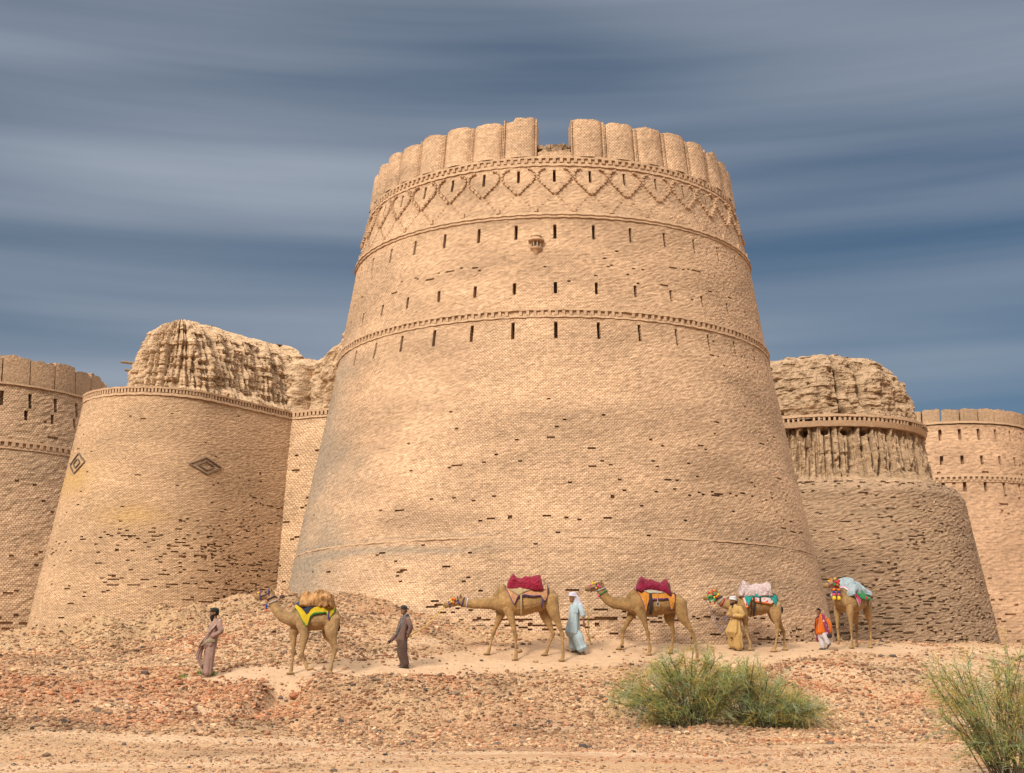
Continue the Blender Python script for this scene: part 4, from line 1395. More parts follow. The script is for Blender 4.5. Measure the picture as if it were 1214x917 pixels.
FRONT = [.17, .12, .076, .054, .070, .040, .038, .052, .05]
HIND = [(.15, .21), (.13, .17), (.078, .095), (.048, .058), (.052, .068), .039, .036, .050, .05]
def leg_path(pts, kind):
    """from a few joints to the nine stations the radii expect: hip, stifle/elbow, mid, above joint, joint, cannon, cannon, fetlock, foot"""
    h, e, k, f, g_ = [np.array(p, float) for p in pts]
    return [tuple(q) for q in (h, e, e * .5 + k * .5, e * .12 + k * .88, k, k * .66 + f * .34, k * .3 + f * .7, f, g_)]

CAM = {}
def ground_at_px(a, b, Y0, Y1):
    best = None
    for Y in np.linspace(Y0, Y1, 160):
        p = at(a, b, Y); d = abs(p[2] - gz(p[0], Y))
        if best is None or d < best[0]: best = (d, p[0], Y)
    return best[1], best[2], gz(best[1], best[2])

def feet_loc(px_photo, py_photo, Y):
    return ground_at_px(px_photo, py_photo, Y - 1.6, Y + 1.6)

def sad_frame(C, root, xa, xb, za, zb, mat_):
    """wooden saddle trees: two inverted V frames joined by side bars"""
    px = C['px']; mb = MB()
    for x, z in ((px(xa, za)), (px(xb, zb))):
        for s_ in (-1, 1):
            mb.tube([(x, s_ * .02, z), (x, s_ * .2, z - .28), (x, s_ * .28, z - .45)], .022, 6)
    x0, z0 = px(xa, za); x1, z1 = px(xb, zb)
    for s_ in (-1, 1):
        mb.tube([(x0 - .1, s_ * .24, z0 - .33), (x1 + .12, s_ * .24, z1 - .33)], .022, 6)
    mb.obj('saddle_frame', mat_, root)

def strap(C, root, xp, z0p, z1p, wid, m, name='girth_strap', off=.045, lean=0.0, full=False):
    """strap hanging on the flanks from the saddle, or right round the belly"""
    px = C['px']; x, _ = px(xp, 0); zt = px(0, z0p)[1]; zb = px(0, z1p)[1]
    for s_ in (-1, 1):
        R = []
        for i in range(10):
            z = zt + (zb - zt) * i / 9
            xx = x + lean * i / 9
            zc, w_, h, top = torso_at(C, xx)
            q = (z - zc) / (top - zc if z > zc else h)
            y = (w_ * (max(.02, 1 - min(1, abs(q)) ** 2.2)) ** .5 + off) * s_
            if z < zc: y = (w_ * math.cos(min(1, abs(q)) * .9) + off) * s_
            R.append([(xx - wid / 2, y, z), (xx + wid / 2, y, z), (xx + wid / 2, y + s_ * .014, z), (xx - wid / 2, y + s_ * .014, z)])
        e = MB(); e.rings(R); e.obj(name, m, root)

# ---------------- first camel: lifting a forefoot, yellow cloth, hide bundle
k1 = 344.0
loc = feet_loc(295 + 560 / 7.645, 690 + 850 / 7.645, 35.6)
px = Px(560, 850, k1)
coat1 = camel_coat('coat_pale', (0.32, 0.20, 0.092))
legs = [dict(y=.17, r=FRONT, p=leg_path([(425, 400), (385, 480), (392, 640), (378, 790), (372, 838)], 'f')),
        dict(y=-.19, r=FRONT, ground=False, p=leg_path([(480, 400), (505, 500), (482, 680), (535, 778), (548, 795)], 'f')),
        dict(y=-.19, r=HIND, p=leg_path([(748, 350), (742, 470), (785, 620), (742, 800), (735, 845)], 'h')),
        dict(y=.19, r=HIND, p=leg_path([(715, 360), (700, 480), (752, 610), (730, 790), (722, 842)], 'h'))]
c1, C1 = make_camel('pale camel lifting a forefoot, yellow green-edged saddle cloth and tan hide bundle on its back', loc, 0.0, px,
    [(785, 345, 40, .13), (755, 335, 75, .24), (700, 345, 95, .32), (620, 355, 102, .37), (540, 350, 108, .37), (470, 350, 105, .31), (420, 360, 75, .24), (385, 370, 45, .15)],
    [(690, 270, 35, .2), (620, 245, 60, .24), (540, 240, 62, .24), (460, 255, 55, .2), (410, 290, 50, .16)],
    [(178, 150, 38, .10), (205, 205, 42, .10), (232, 265, 46, .105), (280, 315, 52, .12), (345, 345, 62, .15), (420, 360, 72, .2)],
    [(185, 130), (62, 150)], legs, coat1, [(785, 330), (797, 370), (797, 410)])
M_YEL = cloth('yellow_cloth', (0.58, 0.41, 0.02)); M_GRN = cloth('green_braid', (0.05, 0.24, 0.05)); M_NAVY = cloth('dark_blue_pad', (0.035, 0.045, 0.075))
drape(C1, [(405, 250), (440, 290), (490, 380), (535, 440), (560, 350), (590, 322), (640, 315), (700, 305), (722, 372), (745, 330), (772, 290)], 'saddle_cloth', [M_YEL, M_GRN], c1, off=.03, border=.10)
drape(C1, [(395, 215), (430, 235), (480, 265), (530, 320), (565, 270), (600, 250), (640, 240)], 'saddle_pad', [M_NAVY], c1, off=.05)
M_HIDE = mat('tan_hide', (0.34, 0.185, 0.075), .95, 5, .5, .8, 16, dist=.05, spots=((0.16, 0.075, 0.035), 7, .33))
bundle(C1, [(455, 150), (475, 100), (520, 92), (560, 118), (600, 108), (650, 95), (700, 100), (735, 140), (760, 200)], [(440, 215), (520, 232), (600, 228), (680, 240), (770, 235)], .36, 'hide_bundle', [M_HIDE],
       'brown furry hide bundle heaped on the camel with the yellow saddle cloth', 'bundle', wr=.10, seed=3)
M_ORG = cloth('orange_wool', (0.75, 0.17, 0.02)); M_RED = cloth('red_wool', (0.55, 0.03, 0.04)); M_YW = cloth('yellow_wool', (0.8, 0.55, 0.05)); M_BLU = cloth('blue_wool', (0.04, 0.06, 0.32)); M_PNK = cloth('pink_wool', (0.7, 0.08, 0.2)); M_GW = cloth('green_wool', (0.03, 0.27, 0.09)); M_WHT = cloth('white_beads', (0.6, 0.6, 0.62)); M_PUR = cloth('purple_braid', (0.085, 0.05, 0.14))
COLS = [M_ORG, M_RED, M_YW, M_BLU, M_PNK, M_GW, M_WHT, M_PUR]
hx, hz = C1['N'][6][0], C1['N'][6][2]
bridle(C1, c1, COLS, [(.72, .075, 0, .035, 0), (.66, .085, .02, .03, 3), (.78, .07, -.02, .028, 2), (.1, .06, -.1, .03, 7)], M_PUR, [M_PUR, M_WHT], 2,
       tassels=[(hx - .17, -.1, hz - .02, [(3, .07, .025), (3, .06, .03), (0, .06, .035)])])
strap(C1, c1, 720, 260, 370, .04, M_PUR, 'breeching_strap')

# ---------------- second camel: neck stretched out, peach cloth, crimson quilt
k2 = 311.0
px = Px(800, 805, k2)
loc = feet_loc(515 + 800 / 7.5875, 675 + 800 / 7.5875, 39.0)
coat2 = camel_coat('coat_tan', (0.30, 0.178, 0.073))
legs = [dict(y=.2, r=FRONT, p=leg_path([(610, 370), (592, 440), (535, 590), (495, 755), (478, 800)], 'f')),
        dict(y=-.2, r=FRONT, p=leg_path([(665, 370), (690, 445), (730, 600), (735, 755), (730, 803)], 'f')),
        dict(y=.2, r=HIND, p=leg_path([(985, 320), (1000, 430), (1066, 595), (1008, 750), (990, 785)], 'h')),
        dict(y=-.2, r=HIND, p=leg_path([(1045, 280), (1070, 400), (1143, 580), (1148, 745), (1138, 788)], 'h'))]
CAMEL2_TORSO = [(1075, 270, 45, .13), (1040, 262, 75, .25), (985, 275, 95, .31), (900, 300, 105, .37), (800, 308, 128, .41), (700, 312, 122, .39), (630, 322, 105, .31), (580, 338, 78, .23), (545, 350, 45, .15)]
CAMEL2_HUMP = [(930, 230, 30, .18), (850, 205, 55, .24), (760, 195, 65, .25), (680, 205, 60, .22), (620, 225, 55, .18), (570, 275, 50, .15)]
c2, C2 = make_camel('tan camel stretching its neck level on a rope, peach saddle cloth and folded crimson quilt', loc, 0.0, px, CAMEL2_TORSO, CAMEL2_HUMP,
    [(240, 310, 44, .10), (300, 325, 40, .10), (370, 332, 42, .105), (450, 330, 48, .12), (520, 325, 58, .15), (590, 320, 75, .2)],
    [(240, 300), (92, 340)], legs, coat2, [(1070, 245), (1090, 300), (1098, 335)])
M_PCH = cloth('peach_cloth', (0.50, 0.25, 0.13), .3); M_CRM = cloth('crimson_quilt', (0.25, 0.012, 0.033), .25); M_SACK = cloth('pale_sacking', (0.42, 0.31, 0.17))
drape(C2, [(640, 190), (665, 235), (690, 300), (720, 356), (748, 290), (810, 270), (880, 280), (955, 270), (985, 325), (1005, 305), (1022, 235)], 'saddle_cloth', [M_PCH, M_PUR], c2, off=.03, border=.09)
drape(C2, [(622, 155), (680, 215), (760, 270), (800, 240), (870, 215), (960, 205), (1000, 215)], 'saddle_pad', [M_SACK], c2, off=.05)
strap(C2, c2, 780, 215, 430, .05, M_SACK); strap(C2, c2, 975, 300, 370, .04, M_PUR, 'breeching_strap', lean=-.05)
sad_frame(C2, c2, 690, 990, 105, 130, M_WOOD)
bundle(C2, [(655, 120), (715, 55), (735, 90), (770, 103), (820, 80), (880, 88), (925, 82), (962, 65), (968, 120), (975, 170)], [(655, 180), (760, 192), (860, 192), (900, 202), (978, 200)], .34, 'red_quilt', [M_CRM],
       'crimson quilt folded over the saddle of the neck-stretching camel, peaked at both ends', 'quilt', wr=.045, seed=5)
bridle(C2, c2, COLS, [(.42, .09, -.07, .04, 0), (.32, .06, -.11, .035, 0), (.5, .02, -.1, .034, 2), (.42, -.02, -.11, .036, 0), (.55, .07, -.05, .03, 2), (.4, .1, .06, .035, 0), (.12, -.08, -.11, .03, 7)], M_PUR, [M_PUR, M_WHT], 2)

# ---------------- third camel: head up, orange cloth, crimson quilt
px = Px(760, 770, k2)
loc = feet_loc(680 + 760 / 7.5875, 675 + 768 / 7.5875, 40.6)
coat3 = camel_coat('coat_brown', (0.26, 0.152, 0.06))
legs = [dict(y=.2, r=FRONT, p=leg_path([(545, 360), (522, 425), (452, 560), (436, 705), (412, 760)], 'f')),
        dict(y=-.2, r=FRONT, p=leg_path([(590, 360), (622, 430), (662, 570), (682, 700), (672, 765)], 'f')),
        dict(y=.2, r=HIND, p=leg_path([(905, 320), (878, 430), (912, 560), (896, 700), (884, 760)], 'h')),
        dict(y=-.2, r=HIND, p=leg_path([(965, 300), (985, 420), (1078, 570), (1110, 715), (1104, 765)], 'h'))]
c3, C3 = make_camel('brown camel carrying its head high, orange saddle cloth and three-peaked crimson quilt', loc, 0.0, px,
    [(1000, 300, 45, .13), (965, 300, 75, .25), (910, 305, 88, .31), (830, 308, 98, .37), (730, 310, 116, .41), (640, 312, 112, .38), (570, 315, 100, .31), (525, 330, 75, .23), (490, 335, 45, .15)],
    [(880, 235, 35, .18), (800, 210, 55, .24), (700, 200, 62, .25), (620, 205, 60, .22), (565, 225, 55, .18), (510, 275, 48, .14)],
    [(238, 160, 44, .10), (262, 215, 46, .10), (305, 270, 48, .105), (365, 303, 52, .12), (440, 312, 58, .15), (520, 318, 72, .2)],
    [(248, 145), (106, 172)], legs, coat3, [(990, 280), (1005, 330), (1000, 390)])
M_ORC = cloth('orange_cloth', (0.56, 0.23, 0.035), .3); M_MULTI = mat('patterned_braid', (0.10, 0.05, 0.12), .9, 20, .3, .2, spots=((0.6, 0.12, 0.05), 16, .3)); M_MAR = cloth('maroon_quilt', (0.20, 0.01, 0.034), .25)
drape(C3, [(548, 170), (580, 215), (625, 320), (650, 395), (668, 300), (720, 285), (790, 285), (855, 275), (880, 400), (905, 330), (922, 235)], 'saddle_cloth', [M_ORC, M_MULTI], c3, off=.03, border=.07)
M_STEEL = mat('dull_steel', (0.25, 0.24, 0.23), .45, 20, .2, .1)
drape(C3, [(555, 140), (600, 190), (680, 225), (760, 225), (850, 215), (890, 200)], 'saddle_pad', [mat('grey_pad', (0.3, 0.27, 0.21), .9, 8, .3, .4)], c3, off=.05)
strap(C3, c3, 690, 210, 415, .09, M_BLACK); strap(C3, c3, 645, 230, 390, .05, M_ORC, 'girth_strap')
e = MB()
for s_ in (-1, 1):
    x, z = px(752, 320); y = s_ * (.41 + .06)
    ring_band(e, (x, y, z), (0, 1, 0), (1, 0, 0), .045, .06, .04, 0)
    e.tube([(x, y, z + .06), (x + .0, s_ * .43, z + .32)], .012, 6)
e.obj('stirrup', M_STEEL, c3)
sad_frame(C3, c3, 625, 880, 75, 115, M_WOOD)
bundle(C3, [(560, 140), (620, 52), (650, 85), (672, 92), (705, 78), (745, 100), (790, 115), (852, 78), (868, 130), (890, 215)], [(560, 165), (605, 190), (660, 165), (760, 190), (830, 195), (890, 240)], .34, 'red_quilt', [M_MAR],
       'dark crimson quilt rising in three peaks on the brown camel', 'quilt', wr=.05, seed=9)
bridle(C3, c3, COLS, [(.5, .1, -.02, .035, 2), (.35, .1, -.06, .034, 2), (.2, .11, -.05, .032, 2), (.62, .06, -.03, .028, 4), (.2, -.0, -.11, .038, 4), (.12, -.04, -.11, .035, 4), (.35, -.05, -.11, .028, 2), (.1, .1, .06, .03, 2)], M_MULTI, [M_WHT, M_GW], 2,
       tassels=[(C3['N'][5][0] - .13, -.12, C3['N'][5][2] - .05, [(4, .06, .03)])])
e = MB(); x, z = px(436, 700); ring_band(e, (x, .2, z), (0.1, 0, 1), (0, 1, 0), .045, .05, .06); e.obj('hobble', M_BLACK, c3)

# ---------------- fourth camel: teal cloth, pale spotted quilt
k4 = 347.0
px = Px(690, 838, k4)
loc = feet_loc(830 + 690 / 9.174, 680 + 838 / 9.174, 42.8)
coat4 = camel_coat('coat_sand', (0.305, 0.185, 0.078))
legs = [dict(y=.2, r=FRONT, p=leg_path([(440, 440), (430, 520), (420, 640), (455, 690), (478, 700)], 'f'), ground=False),
        dict(y=-.2, r=FRONT, p=leg_path([(470, 420), (490, 500), (500, 610), (540, 740), (535, 800)], 'f')),
        dict(y=-.2, r=HIND, p=leg_path([(815, 360), (825, 470), (838, 620), (805, 770), (785, 830)], 'h')),
        dict(y=.2, r=HIND, p=leg_path([(800, 370), (850, 500), (925, 630), (935, 770), (938, 832)], 'h'))]
c4, C4 = make_camel('sandy camel behind the yellow-robed man, teal and white patterned saddle cloth and pale spotted quilt', loc, 0.0, px,
    [(860, 340, 50, .13), (830, 335, 80, .25), (770, 340, 95, .31), (690, 350, 108, .37), (600, 352, 125, .41), (520, 355, 120, .38), (450, 360, 105, .31), (400, 370, 78, .23), (370, 375, 45, .15)],
    [(770, 270, 35, .18), (700, 250, 55, .24), (600, 240, 62, .25), (520, 245, 60, .22), (460, 265, 55, .18), (420, 310, 48, .14)],
    [(215, 265, 44, .10), (245, 310, 46, .10), (285, 340, 48, .105), (330, 355, 55, .12), (385, 362, 65, .15), (450, 368, 78, .2)],
    [(205, 235), (72, 275)], legs, coat4, [(855, 320), (885, 345), (905, 385)])
M_TEAL = cloth('teal_cloth', (0.02, 0.27, 0.24), .25); M_FLOR = mat('white_red_cloth', (0.50, 0.44, 0.42), .9, 9, .1, .2, spots=((0.5, 0.04, 0.05), 13, .36)); M_PALE = mat('pale_spotted_quilt', (0.40, 0.32, 0.305), .92, 7, .18, .5, 14, dist=.03, spots=((0.42, 0.12, 0.12), 15, .2))
drape(C4, [(432, 260), (470, 310), (500, 410), (535, 370), (560, 310), (600, 338), (690, 350), (775, 360), (795, 330), (830, 425), (848, 300)], 'saddle_cloth', [M_FLOR, M_ORG], c4, off=.03, border=.035)
drape(C4, [(475, 255), (495, 320), (515, 390), (545, 320), (568, 275), (640, 285), (720, 275), (770, 290), (800, 340), (828, 412), (842, 290)], 'saddle_pad', [M_TEAL], c4, off=.05)
strap(C4, c4, 580, 260, 480, .06, M_BLACK); strap(C4, c4, 550, 300, 470, .035, M_BLACK); strap(C4, c4, 648, 270, 350, .05, M_BLACK, 'stirrup_leather')
sad_frame(C4, c4, 495, 790, 110, 130, M_WOOD)
bundle(C4, [(425, 225), (460, 160), (490, 85), (515, 90), (540, 135), (580, 140), (625, 118), (670, 140), (715, 130), (745, 102), (775, 105), (782, 160), (800, 235)], [(425, 245), (500, 255), (570, 245), (600, 265), (680, 245), (800, 245)], .34, 'pale_quilt', [M_PALE],
       'pale pinkish quilt with red spots on the camel with the teal saddle cloth', 'quilt', wr=.05, seed=14)
bridle(C4, c4, COLS, [(.1, .1, -.06, .045, 0), (.25, .1, -.05, .045, 1), (.42, .09, -.04, .04, 0), (.58, .08, -.03, .035, 1), (.3, .0, -.12, .04, 1), (.15, -.02, -.12, .045, 5), (.45, -.04, -.1, .045, 5), (.5, -.11, -.08, .04, 5), (.1, -.09, -.12, .045, 0), (.28, -.09, -.11, .035, 2), (-.05, -.05, -.12, .04, 2), (.2, .09, .07, .04, 0)], M_GW, [M_PUR, M_WHT, M_RED], 3,
       tassels=[(C4['hp'](.55, 0, 0)[0], -.09, C4['hp'](.55, 0, 0)[2] - .12, [(5, .1, .03), (0, .05, .03)]), (C4['hp'](.2, 0, 0)[0], -.12, C4['hp'](.2, 0, 0)[2] - .12, [(5, .12, .035), (1, .05, .03)])])

# ---------------- fifth camel: three-quarter view at the rear, pale blue sheet
px = Px(800, 805, 338.0)
loc = feet_loc(1012, 768, 45.6)
coat5 = camel_coat('coat_fawn', (0.31, 0.19, 0.082))
legs = [dict(y=.2, r=FRONT, ground=False, p=leg_path([(620, 370), (610, 450), (600, 590), (612, 700), (618, 730)], 'f')),
        dict(y=-.2, r=FRONT, p=leg_path([(645, 370), (650, 450), (655, 600), (650, 755), (645, 803)], 'f')),
        dict(y=.2, r=HIND, p=leg_path([(985, 320), (975, 430), (1010, 595), (985, 750), (975, 800)], 'h')),
        dict(y=-.2, r=HIND, p=leg_path([(1030, 290), (1030, 410), (1070, 590), (1055, 750), (1045, 800)], 'h'))]
c5, C5 = make_camel('last camel of the line, turned half towards the viewer, pale blue sheet and bright tassels', loc, R_(46), px, CAMEL2_TORSO, CAMEL2_HUMP,
    [(478, 118, 46, .10, -.04), (486, 165, 48, .10, -.01), (482, 225, 50, .105, 0), (492, 280, 56, .12), (525, 315, 66, .16), (590, 325, 78, .2)],
    [(478, 105), (350, 150), -.04, .16], legs, coat5, [(1070, 245), (1085, 300), (1090, 345)])
M_SHEET = cloth('pale_blue_sheet', (0.34, 0.42, 0.455), .12)
drape(C5, [(610, 190), (650, 240), (690, 320), (715, 390), (745, 300), (810, 270), (880, 275), (955, 270), (985, 350), (1005, 310), (1022, 235)], 'saddle_cloth', [M_PNK, M_WHT], c5, off=.03, border=.06)
drape(C5, [(690, 240), (740, 290), (800, 300), (880, 300), (960, 260)], 'saddle_pad', [M_GW], c5, off=.055)
sad_frame(C5, c5, 680, 985, 90, 125, M_WOOD)
bundle(C5, [(610, 190), (645, 120), (690, 35), (715, 70), (780, 70), (850, 80), (900, 110), (950, 140), (1000, 150), (1040, 200)], [(600, 235), (690, 215), (800, 215), (900, 215), (1040, 235)], .36, 'blue_sheet', [M_SHEET],
       'crumpled pale blue sheet peaked over the saddle of the rearmost camel', 'sheet', wr=.07, seed=22)
q5 = C5['hp'](.45, -.16, 0)
bridle(C5, c5, COLS, [(.05, .1, .0, .045, 3), (.12, .1, -.07, .04, 2), (.3, .11, .03, .04, 0), (.55, .09, 0, .035, 2), (.2, .0, -.12, .045, 1), (.05, -.05, -.12, .05, 1), (.32, -.07, -.12, .045, 5), (.15, -.1, -.12, .04, 0), (-.1, .0, -.11, .045, 1), (.2, .0, .12, .045, 0), (.4, -.06, .1, .04, 5)], M_MULTI, [M_GW, M_RED, M_BLACK], 3,
       tassels=[(q5[0] - .12, q5[1] - .12, q5[2] - .02, [(0, .07, .05), (3, .07, .05), (4, .08, .055), (2, .14, .06)]), (q5[0] + .1, q5[1] - .16, q5[2] - .02, [(0, .07, .05), (3, .07, .05), (4, .08, .055), (2, .14, .06)])])
for xx, yy in ((760, -.34), (860, -.36), (940, -.33)):
    x, z = px(xx, 285)
    e = MB(); e.ball((x, yy - .07, z + .02), .07); e.obj('pompom', [M_ORG, M_GW, M_RED][int(xx) % 3], c5, True)

# ------------------------------------------------------------------ people
M_SKIN = mat('brown_skin', (0.20, 0.105, 0.058), .6, 12, .12, .1)
M_HAIR = mat('black_hair', (0.012, 0.010, 0.009), .7, 30, .3, .4)
M_BEARD = mat('dark_beard', (0.022, 0.019, 0.017), .85, 30, .4, .5)
M_SANDAL = mat('dark_sandal', (0.04, 0.032, 0.028), .7, 20, .2, .2)

def make_person(label, loc, px, head, face, arms, legs, torso, H, rz=0.0, sleeve='long', group=None, shin=False, skin=None):
    """head=(px,py) of the skull's middle; face=yaw of the face in degrees (0 looks left along the path, + turns to the viewer)"""
    sk = skin or M_SKIN
    root = thing('person', label, 'person', loc, rz, group)
    mb = MB()
    hx, hz = px(*head)
    k = H / 1.72
    F = Vector((-math.cos(R_(face)), -math.sin(R_(face)), 0)); S = Vector((0, 0, 1)).cross(F)
    C = Vector((hx, 0, hz))
    tilt = Vector((0, 0, 1))
    def hp(f, s_, u): return C + F * (f * k) + S * (s_ * k) + tilt * (u * k)
    # skull with jaw
    rings = []
    for u, f, rf, rs in ((-.125, .045, .025, .025), (-.115, .04, .05, .045), (-.085, .025, .075, .058), (-.045, .008, .092, .068), (0, 0, .098, .074), (.045, -.004, .1, .076), (.085, -.008, .088, .068), (.112, -.01, .06, .048), (.124, -.012, .022, .018)):
        rings.append([hp(f + rf * math.cos(2 * PI * j / 16), rs * math.sin(2 * PI * j / 16), u) for j in range(16)])
    mb.rings(rings)
    loft(mb, [(*hp(.096, 0, .012), .012 * k, .012 * k), (*hp(.112, 0, -.014), .014 * k, .014 * k), (*hp(.118, 0, -.03), .017 * k, .014 * k)], 8, side=S)   # nose
    loft(mb, [(*hp(.088, -.03, -.066), .01 * k, .009 * k), (*hp(.099, 0, -.066), .012 * k, .011 * k), (*hp(.088, .03, -.066), .01 * k, .009 * k)], 8, side=(0, 0, 1))  # lips
    loft(mb, [(*hp(.078, -.045, .022), .012 * k, .012 * k), (*hp(.094, 0, .025), .012 * k, .012 * k), (*hp(.078, .045, .022), .012 * k, .012 * k)], 8, side=(0, 0, 1))  # brow
    for s_ in (-1, 1):
        loft(mb, [(*hp(-.005, s_ * .075, -.035), .012 * k, .016 * k), (*hp(-.01, s_ * .082, .005), .014 * k, .022 * k), (*hp(-.012, s_ * .08, .02), .01 * k, .014 * k)], 8, side=S)  # ears
    T = []
    for a, b, rs, ri in torso:
        x, z = px(a, b); T.append((x, 0, z, rs * k, ri * k))
    loft(mb, [(T[0][0], 0, T[0][2] - .02, .05 * k, .05 * k), (hx + .02 * k, 0, hz - .06 * k, .05 * k, .052 * k)], 12)
    loft(mb, [(x, y, z, a * .86, b * .86) for x, y, z, a, b in spline(T, 3)], 16)
    A3 = []
    for sh, el, ha, curl in arms:
        p = [Vector((px(q[0], q[1])[0], q[2], px(q[0], q[1])[1])) for q in (sh, el, ha)]
        A3.append(p)
        loft(mb, [(*q, r, r) for q, r in zip([p[0], p[0] * .5 + p[1] * .5, p[1], p[1] * .6 + p[2] * .4, p[2]], [.05 * k, .044 * k, .036 * k, .036 * k, .026 * k])], 12)
        d = (p[2] - p[1]).normalized()
        sd_ = Vector((0, -1, 0)) if p[2].y < 0 else Vector((0, 1, 0))
        ac = d.cross(sd_); ac.normalize() if ac.length > 1e-3 else None
        wr_ = p[2]
        loft(mb, [(*(wr_ + d * .01), .02 * k, .028 * k), (*(wr_ + d * .05 * k), .016 * k, .04 * k), (*(wr_ + d * .085 * k), .014 * k, .04 * k)], 10, side=sd_)
        for fi, (o, ln) in enumerate(((-.03, .068), (-.010, .078), (.010, .074), (.029, .056))):
            b0 = wr_ + d * (.085 * k) + ac * (o * k)
            c1_ = b0 + (d * math.cos(curl * .5) - sd_ * math.sin(curl * .5)) * (ln * .5 * k)
            c2_ = c1_ + (d * math.cos(curl * 1.4) - sd_ * math.sin(curl * 1.4)) * (ln * .5 * k)
            loft(mb, [(*b0, .0092 * k, .0092 * k), (*c1_, .0088 * k, .0088 * k), (*c2_, .0076 * k, .0076 * k)], 8, side=ac)
        t0 = wr_ + d * .03 * k - ac * .028 * k
        loft(mb, [(*t0, .013 * k, .013 * k), (*(t0 + (d * .7 - ac * .6 - sd_ * .2) * .035 * k), .011 * k, .011 * k), (*(t0 + (d * 1.2 - ac * .55 - sd_ * .5) * .055 * k), .009 * k, .009 * k)], 8, side=ac)
    cr, sr = math.cos(rz), math.sin(rz)
    L3 = []
    for y, hip, kn, an, toe in legs:
        p = [Vector((px(*q)[0], y * (0.9 if i == 0 else 1), px(*q)[1])) for i, q in enumerate((hip, kn, an))]
        wx, wy = loc[0] + p[2].x * cr - y * sr, loc[1] + p[2].x * sr + y * cr
        grounded = toe >= 0
        if grounded:
            dz = gz(wx, wy) - loc[2] + .075 * k - p[2].z
            p[2].z += dz; p[1].z += dz * .5
        L3.append((p, toe))
        loft(mb, [(*q, r, r) for q, r in zip([p[0], p[0] * .5 + p[1] * .5, p[1], p[1] * .65 + p[2] * .35, p[2]], [.08 * k, .068 * k, .05 * k, .048 * k, .034 * k])], 12)
        td = R_(abs(toe)) if grounded else R_(50)
        f = Vector((-math.cos(td), 0, 0)) if grounded else Vector((-math.cos(td), 0, -math.sin(td)))
        base = p[2] + Vector((0, 0, -.05 * k))
        loft(mb, [(*(base - f * .05 * k), .032 * k, .03 * k), (*(base + f * .04 * k), .036 * k, .03 * k), (*(base + f * .12 * k), .042 * k, .02 * k), (*(base + f * .17 * k), .034 * k, .013 * k)], 10)
    link('body', remesh(mb.mesh('person_raw', sk), .0095, 1, 'person_body'), root)
    for s_ in (-1, 1):
        e = MB(); e.ball(hp(.087, s_ * .03, .0), .011 * k); e.obj('eye', M_EYE, root, True)
    return root, dict(hp=hp, T=T, A=A3, L=L3, k=k, F=F, S=S, C=C, px=px)

def folds(n, amp, ph=0.0, lo=0.15):
    return lambda f, th: amp * (lo + (1 - lo) * f) * (math.sin(n * th + ph + 1.5 * f) + .55 * math.sin((n * 2 + 1) * th + 2.3 * ph + 3 * f))

def garment(name, parts_, m, root, voxel=.013, sm=1):
    mb = MB()
    for nodes, fold in parts_:
        loft(mb, spline(nodes, 4), 28, fold=fold)
    return link(name, remesh(mb.mesh(name + '_raw', m), voxel, sm, name), root)

def tunic(D, root, nodes, m, sleeve=1.0, fold=(7, .07, .4), sl_r=.07):
    px, k = D['px'], D['k']
    N_ = [(px(a, b)[0], 0.0, px(a, b)[1], rs * k, ri * k) for a, b, rs, ri in nodes]
    ps = [(N_, folds(*fold))]
    for p in D['A']:
        e = p[1] + (p[2] - p[1]) * sleeve * .93 if sleeve > 0 else p[0] + (p[1] - p[0]) * .9
        if sleeve > 0:
            ps.append(([(*q, r * k, r * k) for q, r in zip([p[0] + Vector((0, -p[0].y * .18, .0)), p[0] * .5 + p[1] * .5, p[1], e], [sl_r * 1.02, sl_r, sl_r * .93, sl_r * .8])], folds(5, .06, p[0].y * 9)))
        else:
            ps.append(([(*q, r * k, r * k) for q, r in zip([p[0] + Vector((0, -p[0].y * .18, .0)), p[0] * .5 + p[1] * .5, p[1] + (p[2] - p[1]) * .12], [sl_r, sl_r * .98, sl_r * .95])], folds(5, .06, p[0].y * 9)))
    return garment('tunic', ps, m, root)

def trousers(D, root, m, top, wide=.1, cuff=.085, stop=.93, fold=(6, .09)):
    px, k = D['px'], D['k']; ps = []
    for i, (p, toe) in enumerate(D['L']):
        e = p[1] + (p[2] - p[1]) * stop
        ps.append(([(*p[0], .1 * k, .11 * k), (*(p[0] * .5 + p[1] * .5), wide * k, wide * 1.1 * k), (*p[1], wide * .95 * k, wide * k), (*(p[1] * .45 + e * .55), wide * .9 * k, wide * .98 * k), (*e, cuff * k, cuff * 1.05 * k)], folds(fold[0], fold[1], i * 2.1)))
    ps.append(([(px(a, b)[0], 0.0, px(a, b)[1], rs * k, ri * k) for a, b, rs, ri in top], folds(6, .03)))
    return garment('trousers', ps, m, root)

def cap(D, root, m, lo=.035, grow=1.1, top=.13, back=0.0, name='cap', brim=0.0):
    hp = D['hp']; mb = MB(); R = []
    for q in np.linspace(0, 1, 8):
        u = lo + (top - lo) * q
        r = grow * math.sqrt(max(.02, 1 - max(0, (q - .25) / .78) ** 2.4))
        R.append([hp(-.006 + .1 * r * math.cos(2 * PI * j / 18), .077 * r * math.sin(2 * PI * j / 18), u + back * math.cos(2 * PI * j / 18)) for j in range(18)])
    mb.rings(R)
    return mb.obj(name, m, root, True)

